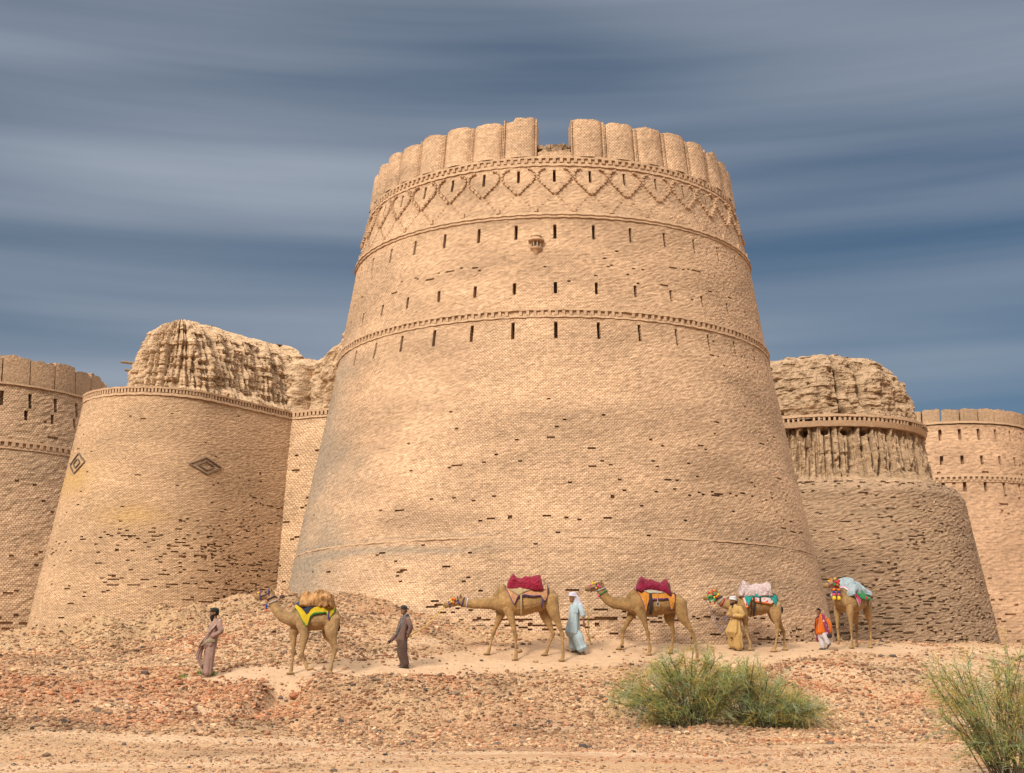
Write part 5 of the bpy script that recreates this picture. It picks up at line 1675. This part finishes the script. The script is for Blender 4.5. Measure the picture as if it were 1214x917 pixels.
def hair(D, root, m=None):
    """crop of hair: sides and back of the skull and the crown"""
    hp = D['hp']; mb = MB(); R = []
    for q in np.linspace(0, 1, 8):
        u = -.05 + .185 * q
        r = 1.06 * math.sqrt(max(.02, 1 - max(0, (q - .45) / .58) ** 2.2))
        ring = []
        for j in range(20):
            a = 2 * PI * j / 20
            f = .1 * r * math.cos(a)
            if q < .5: f = min(f, .03)
            elif q < .7: f = min(f, .08)
            ring.append(hp(-.01 + f, .079 * r * math.sin(a), u + .006 * math.sin(5 * a)))
        R.append(ring)
    mb.rings(R)
    return mb.obj('hair', m or M_HAIR, root, True)

def beard(D, root, ln=.07):
    hp = D['hp']; mb = MB(); R = []
    for u, f, rf, rs in ((-.12 - ln, .05, .012, .014), (-.12 - ln * .6, .05, .042, .036), (-.11, .045, .062, .058), (-.08, .04, .068, .068), (-.05, .03, .07, .073), (-.025, .012, .05, .074)):
        R.append([hp(f + rf * math.cos(2 * PI * j / 14), rs * math.sin(2 * PI * j / 14), u) for j in range(14)])
    mb.rings(R)
    return mb.obj('beard', M_BEARD, root, True)

def turban(D, root, m, tailed=False):
    hp = D['hp']; mb = MB()
    for i in range(5):
        ph = i * .9; tl = .022 * math.cos(i * 1.3)
        R = []
        nseg = 22
        for j in range(nseg):
            a = 2 * PI * j / nseg
            rr = 1.14 - .05 * i + .03 * math.sin(3 * a + ph)
            c = hp(-.008 + .098 * rr * math.cos(a), .085 * rr * math.sin(a), .05 + .022 * i + tl * math.cos(a + ph))
            o = (c - hp(-.008, 0, .06)).normalized()
            R.append([c + o * (.024 * D['k'] * math.cos(b)) + Vector((0, 0, .024 * D['k'] * math.sin(b))) for b in np.linspace(0, 2 * PI, 8, endpoint=False)])
        mb.rings(R + [R[0]], cap=False)
    mb.ball(hp(-.008, 0, .1), .085 * D['k'], sq=(1, .85, .75))
    return mb.obj('turban', m, root, True)

def cloth_strip(name, pts, m, root, th=.02, n=26, wr=.012, seed=0):
    """hanging cloth: rows of (point, width vector) lofted into a folded strip with thickness"""
    rows = spline([tuple(p) + tuple(w_) for p, w_ in pts], 6)
    V = []; F = []; c = 9
    for i, q in enumerate(rows):
        p = Vector(q[:3]); w_ = Vector(q[3:])
        nrm = w_.cross(Vector(rows[min(i + 1, len(rows) - 1)][:3]) - Vector(rows[max(i - 1, 0)][:3]))
        nrm = nrm.normalized() if nrm.length > 1e-6 else Vector((0, -1, 0))
        for j in range(c):
            t = j / (c - 1) - .5
            V.append(p + w_ * t + nrm * (wr * math.sin(t * 14 + seed + i * .12)))
    for i in range(len(rows) - 1):
        for j in range(c - 1): F.append((i * c + j, i * c + j + 1, (i + 1) * c + j + 1, (i + 1) * c + j))
    me = bpy.data.meshes.new(name); me.from_pydata([tuple(v) for v in V], [], F); me.materials.append(m)
    me.polygons.foreach_set('use_smooth', [True] * len(F))
    o = link(name, me, root)
    md = o.modifiers.new('thickness', 'SOLIDIFY'); md.thickness = th; md.offset = 0
    return o

def sandals(D, root, m=None, shoe=False):
    k = D['k']
    for p, toe in D['L']:
        f = Vector((-1, 0, 0)) if toe >= 0 else Vector((-math.cos(R_(50)), 0, -math.sin(R_(50))))
        u = Vector((0, 0, 1)) if toe >= 0 else Vector((-math.sin(R_(50)), 0, math.cos(R_(50))))
        b = p[2] - u * (.075 * k)
        mb = MB()
        loft(mb, [(*(b - f * .06 * k), .038 * k, .012 * k), (*(b + f * .05 * k), .042 * k, .012 * k), (*(b + f * .19 * k), .045 * k, .011 * k)], 12)
        h = .05 if not shoe else .055
        loft(mb, [(*(b + f * .09 * k + u * .025 * k), .05 * k, .028 * k), (*(b + f * .13 * k + u * .02 * k), .05 * k, .024 * k)] if not shoe else [(*(b - f * .05 * k + u * .04 * k), .042 * k, .05 * k), (*(b + f * .05 * k + u * .035 * k), .046 * k, .045 * k), (*(b + f * .15 * k + u * .022 * k), .05 * k, .03 * k), (*(b + f * .19 * k + u * .015 * k), .04 * k, .02 * k)], 12)
        mb.obj('shoe' if shoe else 'sandal', m or M_SANDAL, root, True)

# ---- bearded man walking ahead of the first camel
px = Px(200, 845, 434)
loc = feet_loc(225 + 200 / 9.65, 715 + 845 / 9.65, 35.4)
M_DUSTY = cloth('dusty_rose_cloth', (0.33, 0.21, 0.17), .2); M_DUSTY2 = cloth('dusty_rose_shawl', (0.42, 0.28, 0.215), .2); M_EDGE = cloth('beige_edge', (0.42, 0.36, 0.22))
p1, D1 = make_person('bearded man in dusty rose tunic and shawl with dark cap, leading the line', loc, px, (247, 148), 15,
    [((318, 258, -.19), (352, 352, -.24), (262, 405, -.20), .7), ((225, 258, .18), (205, 360, .22), (230, 440, .16), .4)],
    [(-.09, (235, 470), (225, 650), (212, 812), 0), (.09, (220, 470), (185, 650), (165, 815), 0)],
    [(262, 222, .07, .06), (268, 250, .17, .09), (262, 310, .18, .12), (250, 390, .16, .11), (238, 450, .165, .12), (232, 500, .15, .11)], 1.73)
tunic(D1, p1, [(262, 222, .075, .065), (268, 248, .175, .10), (258, 310, .20, .135), (240, 390, .20, .145), (222, 450, .22, .17), (205, 492, .235, .205)], M_DUSTY)
trousers(D1, p1, M_DUSTY, [(240, 440, .15, .11), (232, 500, .16, .13)], wide=.115, cuff=.1)
def P3(px, a, b, y): x, z = px(a, b); return Vector((x, y, z))
cloth_strip('shawl', [(P3(px, 300, 245, .1), Vector((.05, .1, .08))), (P3(px, 318, 232, -.12), Vector((.1, .02, .06))), (P3(px, 255, 320, -.215), Vector((.08, 0, .09))), (P3(px, 190, 400, -.235), Vector((.09, 0, .1))), (P3(px, 130, 480, -.2), Vector((.1, 0, .1))), (P3(px, 118, 520, -.12), Vector((.06, .1, .06)))], M_DUSTY2, p1, .025)
cloth_strip('shawl_end', [(P3(px, 140, 500, -.05), Vector((.09, .05, .0))), (P3(px, 105, 580, -.04), Vector((.12, .05, 0))), (P3(px, 102, 650, -.03), Vector((.1, .04, 0))), (P3(px, 135, 745, -.02), Vector((.03, .02, 0)))], M_DUSTY, p1, .03)
cloth_strip('waist_cloth', [(P3(px, 285, 455, -.17), Vector((0.01, 0, .05))), (P3(px, 215, 455, -.225), Vector((0, 0, .06))), (P3(px, 125, 508, -.16), Vector((0.01, 0, .05)))], M_EDGE, p1, .02)
M_CAPG = cloth('dark_green_cap', (0.022, 0.024, 0.016))
cap(D1, p1, M_CAPG, .03, 1.16, .145); hair(D1, p1); beard(D1, p1, .10); sandals(D1, p1, mat('pale_sandal', (0.33, 0.22, 0.16), .8, 10, .2, .2))

# ---- boy leading the second camel
px = Px(310, 832, 440)
loc = feet_loc(450 + 310 / 10.18, 710 + 832 / 10.18, 37.0)
M_BRN = cloth('brown_mauve_cloth', (0.175, 0.105, 0.085), .2); M_BRN2 = cloth('dark_brown_cloth', (0.10, 0.06, 0.046), .25); M_CHECK = mat('checked_scarf', (0.19, 0.185, 0.19), .9, 40, .5, .3, spots=((0.03, 0.03, 0.035), 30, .38)); M_CHAR = cloth('charcoal_cloth', (0.035, 0.034, 0.036))
p2, D2 = make_person('boy in brown clothes and dark cap with grey checked scarf, holding a yellow rope', loc, px, (282, 160), 55,
    [((262, 262, .15), (200, 440, .17), (128, 515, .15), .9), ((338, 270, -.17), (374, 365, -.2), (345, 440, -.14), .8)],
    [(-.085, (282, 505), (285, 660), (322, 795), 0), (.085, (268, 505), (255, 660), (298, 798), 0)],
    [(296, 222, .065, .06), (300, 250, .16, .09), (300, 310, .17, .11), (290, 400, .15, .1), (282, 470, .155, .11), (278, 530, .15, .11)], 1.66)
tunic(D2, p2, [(296, 222, .07, .062), (302, 248, .17, .095), (302, 310, .185, .125), (285, 390, .185, .14), (268, 455, .19, .155), (258, 515, .195, .17)], M_BRN)
trousers(D2, p2, M_BRN2, [(282, 470, .15, .11), (272, 530, .165, .13)], wide=.115, cuff=.09)
cloth_strip('scarf', [(P3(px, 345, 250, -.05), Vector((.02, .1, .02))), (P3(px, 315, 215, -.12), Vector((.08, .04, .04))), (P3(px, 285, 260, -.15), Vector((.09, 0, .05))), (P3(px, 250, 350, -.16), Vector((.09, 0, .05))), (P3(px, 205, 440, -.12), Vector((.075, 0, .04))), (P3(px, 190, 470, -.08), Vector((.06, 0, .03)))], M_CHECK, p2, .025, seed=2)
cloth_strip('scarf', [(P3(px, 320, 220, .1), Vector((.07, .05, .03))), (P3(px, 270, 245, .12), Vector((.08, 0, .04))), (P3(px, 238, 320, .17), Vector((.07, 0.04, .03))), (P3(px, 205, 420, .19), Vector((.06, 0.05, .03)))], M_CHECK, p2, .025, seed=4)
e = MB(); a_ = D2['A'][0]
loft(e, [(*(a_[1] * .35 + a_[2] * .65), .052, .052), (*a_[2], .04, .04), (*(a_[2] + (a_[2] - a_[1]) * .28), .03, .035)], 10); e.obj('wrapped_cuff', M_CHAR, p2, True)
cap(D2, p2, M_CHAR, .025, 1.14, .135); hair(D2, p2); sandals(D2, p2, None, True)

# ---- man in pale blue between the second and third camel
px = Px(268, 818, 409)
loc = feet_loc(660 + 268 / 10.18, 695 + 815 / 10.18, 39.8)
M_PBLUE = cloth('pale_blue_cotton', (0.40, 0.50, 0.54), .1); M_LIL = cloth('white_lilac_scarf', (0.66, 0.64, 0.74), .08)
p3, D3 = make_person('man in pale blue tunic and white headscarf between the camels with crimson quilts', loc, px, (200, 168), 35,
    [((282, 262, -.18), (318, 370, -.22), (325, 455, -.2), .4), ((195, 262, .18), (180, 380, .2), (185, 470, .18), .4)],
    [(-.09, (235, 560), (275, 690), (320, 790), 0), (.09, (215, 560), (215, 690), (238, 792), 0)],
    [(222, 225, .07, .06), (232, 255, .17, .09), (228, 320, .18, .12), (220, 420, .16, .11), (218, 500, .165, .12), (222, 570, .15, .12)], 1.74)
tunic(D3, p3, [(222, 225, .075, .065), (232, 252, .175, .10), (225, 320, .2, .14), (215, 420, .2, .165), (205, 500, .22, .195), (195, 578, .24, .215)], M_PBLUE, sleeve=0, sl_r=.075)
trousers(D3, p3, M_PBLUE, [(222, 500, .15, .12), (228, 575, .175, .15)], wide=.15, cuff=.15, stop=.62, fold=(6, .1))
turban(D3, p3, M_LIL)
hp = D3['hp']
cloth_strip('scarf_tail', [(hp(.03, .06, .10), Vector((.17, .02, 0))), (hp(-.05, .088, .0), Vector((.19, .03, 0))), (hp(-.10, .1, -.12), Vector((.22, .04, 0))), (hp(-.15, .14, -.24), Vector((.2, .04, 0))), (hp(-.19, .17, -.36), Vector((.12, .03, 0)))], M_LIL, p3, .025)
cloth_strip('scarf_side', [(hp(-.09, .03, .09), Vector((.05, .16, 0))), (hp(-.125, 0, -.04), Vector((.05, .19, 0))), (hp(-.17, 0, -.2), Vector((.05, .22, 0))), (hp(-.2, .02, -.3), Vector((.05, .18, 0)))], M_LIL, p3, .025)
e = MB(); x, z = px(232, 320)
e.box((x, -.205, z), (.13, .012, .13)); e.obj('pocket', M_PBLUE, p3)
sandals(D3, p3)

# ---- man in a yellow robe and white turban leading the fourth camel
px = Px(395, 838, 349)
loc = feet_loc(830 + 395 / 9.174, 680 + 836 / 9.174, 41.9)
M_SAFF = cloth('straw_yellow_cotton', (0.50, 0.315, 0.115), .12); M_WTUR = cloth('white_turban', (0.68, 0.68, 0.68), .06)
p4, D4 = make_person('man in straw yellow robe and white turban leading the camel with the teal cloth', loc, px, (374, 322), 30,
    [((436, 392, -.18), (462, 478, -.22), (362, 478, -.2), .9), ((365, 392, .18), (350, 470, .2), (318, 455, .17), 1.0)],
    [(-.09, (405, 620), (412, 720), (420, 812), 0), (.09, (390, 620), (365, 715), (372, 808), 0)],
    [(390, 368, .065, .06), (400, 392, .17, .09), (402, 440, .18, .12), (398, 500, .15, .11), (395, 560, .165, .12), (395, 630, .15, .12)], 1.68)
tunic(D4, p4, [(390, 366, .075, .065), (402, 390, .175, .105), (405, 440, .2, .145), (400, 488, .16, .125), (390, 560, .21, .185), (378, 655, .26, .255)], M_SAFF, fold=(8, .1, .2), sl_r=.08)
trousers(D4, p4, M_SAFF, [(398, 500, .14, .11), (395, 640, .18, .15)], wide=.15, cuff=.12, fold=(6, .12))
cloth_strip('robe_fold', [(P3(px, 350, 600, 0), Vector((.1, .1, 0))), (P3(px, 315, 650, -.02), Vector((.12, .1, 0))), (P3(px, 325, 700, -.02), Vector((.08, .06, 0))), (P3(px, 350, 740, -.02), Vector((.04, .04, 0)))], M_SAFF, p4, .03)
e = MB(); x, z = px(400, 492); ring_band(e, (x, 0, z), (0, 0, 1), (0, 1, 0), .168, .133, .035); e.obj('belt', cloth('ochre_sash', (0.40, 0.24, 0.08)), p4, True)
turban(D4, p4, M_WTUR); beard(D4, p4, .0); sandals(D4, p4)

# ---- boy in an orange shirt walking before the last camel
px = Px(178, 832, 341)
loc = feet_loc(960 + 172 / 9.165, 680 + 832 / 9.165, 43.1)
M_ORS = cloth('orange_shirt', (0.62, 0.14, 0.012), .12); M_WTR = cloth('white_cotton', (0.62, 0.58, 0.6), .08); M_MAROON = mat('maroon_shawl', (0.20, 0.035, 0.075), .92, 14, .35, .4, 30, spots=((0.42, 0.36, 0.48), 9, .28))
p5, D5 = make_person('small boy in orange shirt, white trousers and maroon shawl before the last camel', loc, px, (121, 428), 50,
    [((190, 500, -.2), (222, 580, -.24), (228, 650, -.2), .5), ((118, 500, .2), (103, 590, .23), (108, 665, .2), .5)],
    [(.085, (140, 650), (150, 735), (165, 805), 0), (-.085, (158, 650), (190, 725), (205, 770), -1)],
    [(138, 468, .065, .06), (150, 490, .17, .09), (152, 540, .17, .12), (150, 600, .155, .11), (150, 640, .16, .12), (150, 670, .15, .12)], 1.33)
tunic(D5, p5, [(138, 466, .07, .065), (152, 488, .18, .105), (154, 540, .195, .14), (150, 600, .2, .155), (146, 652, .215, .185)], M_ORS)
trousers(D5, p5, M_WTR, [(150, 630, .15, .12), (150, 680, .165, .14)], wide=.115, cuff=.085)
cloth_strip('shawl', [(P3(px, 150, 465, .05), Vector((.02, .1, .03))), (P3(px, 162, 470, -.1), Vector((.1, .03, .03))), (P3(px, 172, 540, -.17), Vector((.11, 0, 0))), (P3(px, 188, 620, -.2), Vector((.11, 0, 0))), (P3(px, 205, 690, -.2), Vector((.1, 0, 0)))], M_MAROON, p5, .025, seed=1)
cloth_strip('shawl', [(P3(px, 145, 466, .08), Vector((.05, .06, .02))), (P3(px, 108, 500, .16), Vector((.06, .05, 0))), (P3(px, 98, 600, .2), Vector((.06, .05, 0))), (P3(px, 102, 700, .2), Vector((.06, .04, 0))), (P3(px, 112, 745, .18), Vector((.05, .03, 0)))], M_MAROON, p5, .025, seed=3)
e = MB(); x, z = px(208, 688); e.ball((x, -.24, z), .075, sq=(1.1, .6, 1)); e.obj('small_bag', M_BLACK, p5, True)
hair(D5, p5); cap(D5, p5, M_HAIR, .05, 1.08, .135, name='hair_top'); sandals(D5, p5, None, True)

# ------------------------------------------------------------------ lead ropes
def rope(pts, r, m, label, sag=0.0):
    P = spline([tuple(p) for p in pts], 10)
    mb = MB(); mb.tube([(a, b, c) for a, b, c in P], r, 6)
    o = mb.obj('lead_rope', m, None, True)
    return tag(o, label, 'rope')
M_YROPE = mat('yellow_rope', (0.50, 0.33, 0.08), .9, 30, .3, .3); M_VROPE = mat('violet_rope', (0.17, 0.14, 0.20), .9, 30, .3, .3)
def wpt(root, p): return Vector(root.location) + Matrix.Rotation(root.rotation_euler.z, 3, 'Z') @ Vector(p)
m2 = wpt(c2, C2['hp'](.95, -.06, -.03)); h2 = wpt(p2, D2['A'][1][2] + Vector((.03, 0, -.05)))
rope([m2, m2 * .66 + h2 * .34 - Vector((0, 0, .07)), m2 * .33 + h2 * .67 - Vector((0, 0, .08)), h2], .014, M_YROPE, 'yellow lead rope stretched from the level-necked camel to the boy in brown')
m3 = wpt(c3, C3['hp'](.92, -.06, -.02)); h3 = wpt(p3, D3['A'][0][2] + Vector((0, 0, -.06)))
gx3 = m3.x + .05
low = Vector((m3.x + .1, m3.y - .05, gz(m3.x + .1, m3.y - .05) + .14))
rope([m3, Vector((m3.x + .01, m3.y, m3.z - .7)), Vector((m3.x + .03, m3.y - .03, low.z + .3)), low, Vector((m3.x - .02, m3.y - .3, low.z + .25)), h3 * .8 + low * .2, h3], .013, M_YROPE, 'yellow lead rope hanging in a loop behind the man in pale blue')
m4 = wpt(c4, C4['hp'](.92, -.07, -.02)); h4 = wpt(p4, D4['A'][1][2] + Vector((-.04, 0, -.03)))
lo4 = Vector((h4.x - .12, h4.y, h4.z - .52))
rope([m4, m4 * .5 + lo4 * .5 + Vector((0, 0, -.02)), lo4, h4 * .5 + lo4 * .5 + Vector((-.03, 0, 0)), h4, Vector((h4.x + .03, h4.y - .03, h4.z - .25)), Vector((h4.x - .04, h4.y - .04, h4.z - .62))], .013, M_VROPE, 'violet lead rope drooping from the teal-saddled camel to the hand of the yellow-robed man')

# ------------------------------------------------------------------ desert shrubs
M_TWIG = mat('shrub_twig', (0.12, 0.14, 0.05), .85, 6, .25, 0, attr='tint')
M_STEM = mat('shrub_stem', (0.11, 0.085, 0.05), .9, 10, .3, .2)

def blades(paths, w0, w1, cols):
    """three-sided tapering twigs; paths (n, m, 3)"""
    n, m, _ = paths.shape
    t = np.gradient(paths, axis=1); t /= np.linalg.norm(t, axis=2, keepdims=True) + 1e-9
    ref = np.where(np.abs(t[..., 2:3]) < .9, np.array([0, 0, 1.0]), np.array([1.0, 0, 0]))
    u = np.cross(t, ref); u /= np.linalg.norm(u, axis=2, keepdims=True) + 1e-9
    v = np.cross(t, u)
    w_ = np.linspace(w0, w1, m)[None, :, None]
    R = [paths + (u * math.cos(a) + v * math.sin(a)) * w_ for a in (0, 2.094, 4.189)]
    V = np.stack(R, 2).reshape(-1, 3)
    i = np.arange(n * m * 3).reshape(n, m, 3)
    F = np.stack([i[:, :-1], np.roll(i, -1, 2)[:, :-1], np.roll(i, -1, 2)[:, 1:], i[:, 1:]], -1).reshape(-1, 4)
    C = np.repeat(cols, m * 3, 0)
    return V, F, C

def shrub(label, base, stems, nsub, ntwig, seed, yellow=.25, group=None, twl=.34, thick=1.0, bluish=.3):
    """stems: (tip offset x, y, z, curl) spread from the base; each carries side shoots and fine drooping twigs"""
    g = np.random.default_rng(seed)
    root = thing('desert_shrub', label, 'shrub', base, 0, group)
    mb = MB(); allp = []; allc = []; shoots = []; shc = []
    for sx, sy, sz, spread in stems:
        tip = np.array([sx, sy, sz]); b0 = np.array([g.normal(0, .1), g.normal(0, .1), -.05]) + np.array([sx, sy, 0]) * .18
        mid = b0 + (tip - b0) * .5 + np.array([0, 0, .14 * sz]) + g.normal(0, .05, 3)
        P = np.array(spline([tuple(b0), tuple(mid * .5 + b0 * .5), tuple(mid), tuple(mid * .35 + tip * .65), tuple(tip)], 4))
        P[:, 2] = np.maximum(P[:, 2], -.05)
        mb.tube([tuple(p) for p in P], [.016 * thick * (1 - .75 * i / len(P)) + .003 for i in range(len(P))], 5)
        for q in range(nsub):
            f = g.uniform(.12, 1.0)
            k = f * (len(P) - 1); i0 = int(min(k, len(P) - 2)); p = P[i0] + (P[i0 + 1] - P[i0]) * (k - i0)
            d = (P[min(i0 + 1, len(P) - 1)] - P[max(i0 - 1, 0)]); d /= np.linalg.norm(d) + 1e-9
            d = d * .7 + g.normal(0, .55, 3) + np.array([0, 0, .25]); d /= np.linalg.norm(d)
            ln = g.uniform(.25, .6) * spread
            tt = np.linspace(0, 1, 6)[:, None]
            S = p + d * ln * tt + np.array([0, 0, -.28 * ln]) * tt ** 2.5 + g.normal(0, .012, (6, 3)).cumsum(0)
            shoots.append(S)
            yl = g.random() < yellow
            c0 = np.array([.37, .28, .075]) if yl else (np.array([.265, .315, .185]) if g.random() < bluish else np.array([.215, .26, .085]))
            shc.append(c0 * .75)
            for r in range(ntwig):
                h = g.uniform(.1, 1); kk = h * 5; j0 = int(min(kk, 4)); pp = S[j0] + (S[j0 + 1] - S[j0]) * (kk - j0)
                d2 = d * .6 + g.normal(0, .5, 3) + np.array([0, 0, .2]); d2 /= np.linalg.norm(d2)
                l2 = g.uniform(.4, 1.1) * twl
                t4 = np.linspace(0, 1, 4)[:, None]
                allp.append(pp + d2 * l2 * t4 + np.array([0, 0, -.22 * l2]) * t4 ** 2 + g.normal(0, .006, (4, 3)).cumsum(0))
                allc.append(c0 * g.uniform(.7, 1.3))
    mb.obj('stem', M_STEM, root, True)
    A = np.array(allp); A[..., 2] = np.maximum(A[..., 2], -.02)
    V1, F1, C1_ = blades(A, max(.0034, .0042 * thick), .0016, np.array(allc))
    B = np.array(shoots); B[..., 2] = np.maximum(B[..., 2], -.02)
    V2, F2, C2_ = blades(B, .007 * thick, .003 * thick, np.array(shc))
    link('foliage', mesh_np('foliage', np.concatenate([V1, V2]), [np.concatenate([F1, F2 + len(V1)])], M_TWIG, col=np.concatenate([C1_, C2_])), root)
    return root
def stems_for(n, xr, h, g, yr=.9, hfun=None):
    out = []
    for i in range(n):
        x = g.uniform(*xr); y = g.normal(0, yr * .5)
        hh = h * (hfun(x) if hfun else 1) * g.uniform(.45, 1.0)
        out.append((x, y, max(.15, hh), g.uniform(.8, 1.2)))
    return out
g7 = np.random.default_rng(77)
bx_, by_, bz_ = ground_at_px(822, 862, 28, 37)
sc_ = by_ / 1600.0
shrub('taller feathery green shrub with yellow twigs, left one of the touching pair below the path', (bx_, by_, bz_),
      stems_for(64, (-85 * sc_, 62 * sc_), 92 * sc_, g7, 1.0, lambda x: .55 + .45 * math.exp(-((x + 2 * sc_) / (48 * sc_)) ** 2)) + [(-95 * sc_, -.2, 30 * sc_, .7), (-88 * sc_, .1, 48 * sc_, .7)], 13, 9, 3, .32, 'desert shrubs by the path')
bx_, by_, bz_ = ground_at_px(905, 864, 28, 37)
shrub('lower rounded grey-green shrub, right one of the touching pair below the path', (bx_, by_ + .35, bz_),
      stems_for(52, (-48 * sc_, 48 * sc_), 74 * sc_, g7, .9, lambda x: .5 + .5 * math.exp(-((x + 8 * sc_) / (36 * sc_)) ** 2)) + stems_for(12, (40 * sc_, 74 * sc_), 26 * sc_, g7, .6), 13, 9, 4, .3, 'desert shrubs by the path', bluish=.5)
Yc = 21.2
bx_ = at(1202, 917, Yc)[0]
s3 = Yc / 1600
shrub('open wiry green shrub with arching yellowish stems in the right foreground corner', (bx_, Yc, gz(bx_, Yc)),
      stems_for(15, (-70 * s3, 10 * s3), 118 * s3, g7, .6, lambda x: .7 + .35 * math.exp(-((x + 25 * s3) / (40 * s3)) ** 2)) + stems_for(20, (-20 * s3, 60 * s3), 158 * s3, g7, .7) + stems_for(16, (-90 * s3, -30 * s3), 125 * s3, g7, .5), 11, 8, 6, .36, 'desert shrubs by the path', twl=.24, thick=.62)
# small green tufts beside the bearded man
for i, (a, b) in enumerate(((240, 800), (251, 801), (217, 803))):
    x, y, z = ground_at_px(a, b, 33, 38)
    t = thing('grass_tuft', ['bright green grass tuft, the middle of three left of the bearded man', 'bright green grass tuft nearest the bearded man\'s feet', 'small green grass tuft farthest left of the bearded man'][i], 'grass tuft', (x, y, z), 0, 'grass tufts beside the path')
    n = 90 if i < 2 else 40
    g = np.random.default_rng(90 + i)
    d = g.normal(0, .5, (n, 3)); d[:, 2] = 1; d /= np.linalg.norm(d, axis=1, keepdims=True)
    ln = g.uniform(.08, .24, n)[:, None, None] * (1 if i < 2 else .7)
    tt = np.linspace(0, 1, 4)[None, :, None]
    Pp = np.c_[g.normal(0, .06, (n, 2)), np.zeros(n)][:, None, :] + d[:, None, :] * ln * tt + np.array([0, 0, -.05]) * tt ** 2
    Vb, Fb, Cb = blades(Pp, .006, .002, np.array([[.13, .22, .04]]) * g.uniform(.7, 1.3, (n, 1)))
    link('blades', mesh_np('blades', Vb, [Fb], M_TWIG, col=Cb), t)

# deep creases in the heaped quilts
for m in (M_CRM, M_MAR, M_SHEET, M_PALE):
    for n in m.node_tree.nodes:
        if n.type == 'BUMP':
            n.inputs['Strength'].default_value = 1.0
            n.inputs['Distance'].default_value = 0.09
            src = n.inputs['Height'].links[0].from_node
            src.inputs['Scale'].default_value = 5.0
            src.inputs['Distortion'].default_value = 1.6
            src.inputs['Detail'].default_value = 2.5
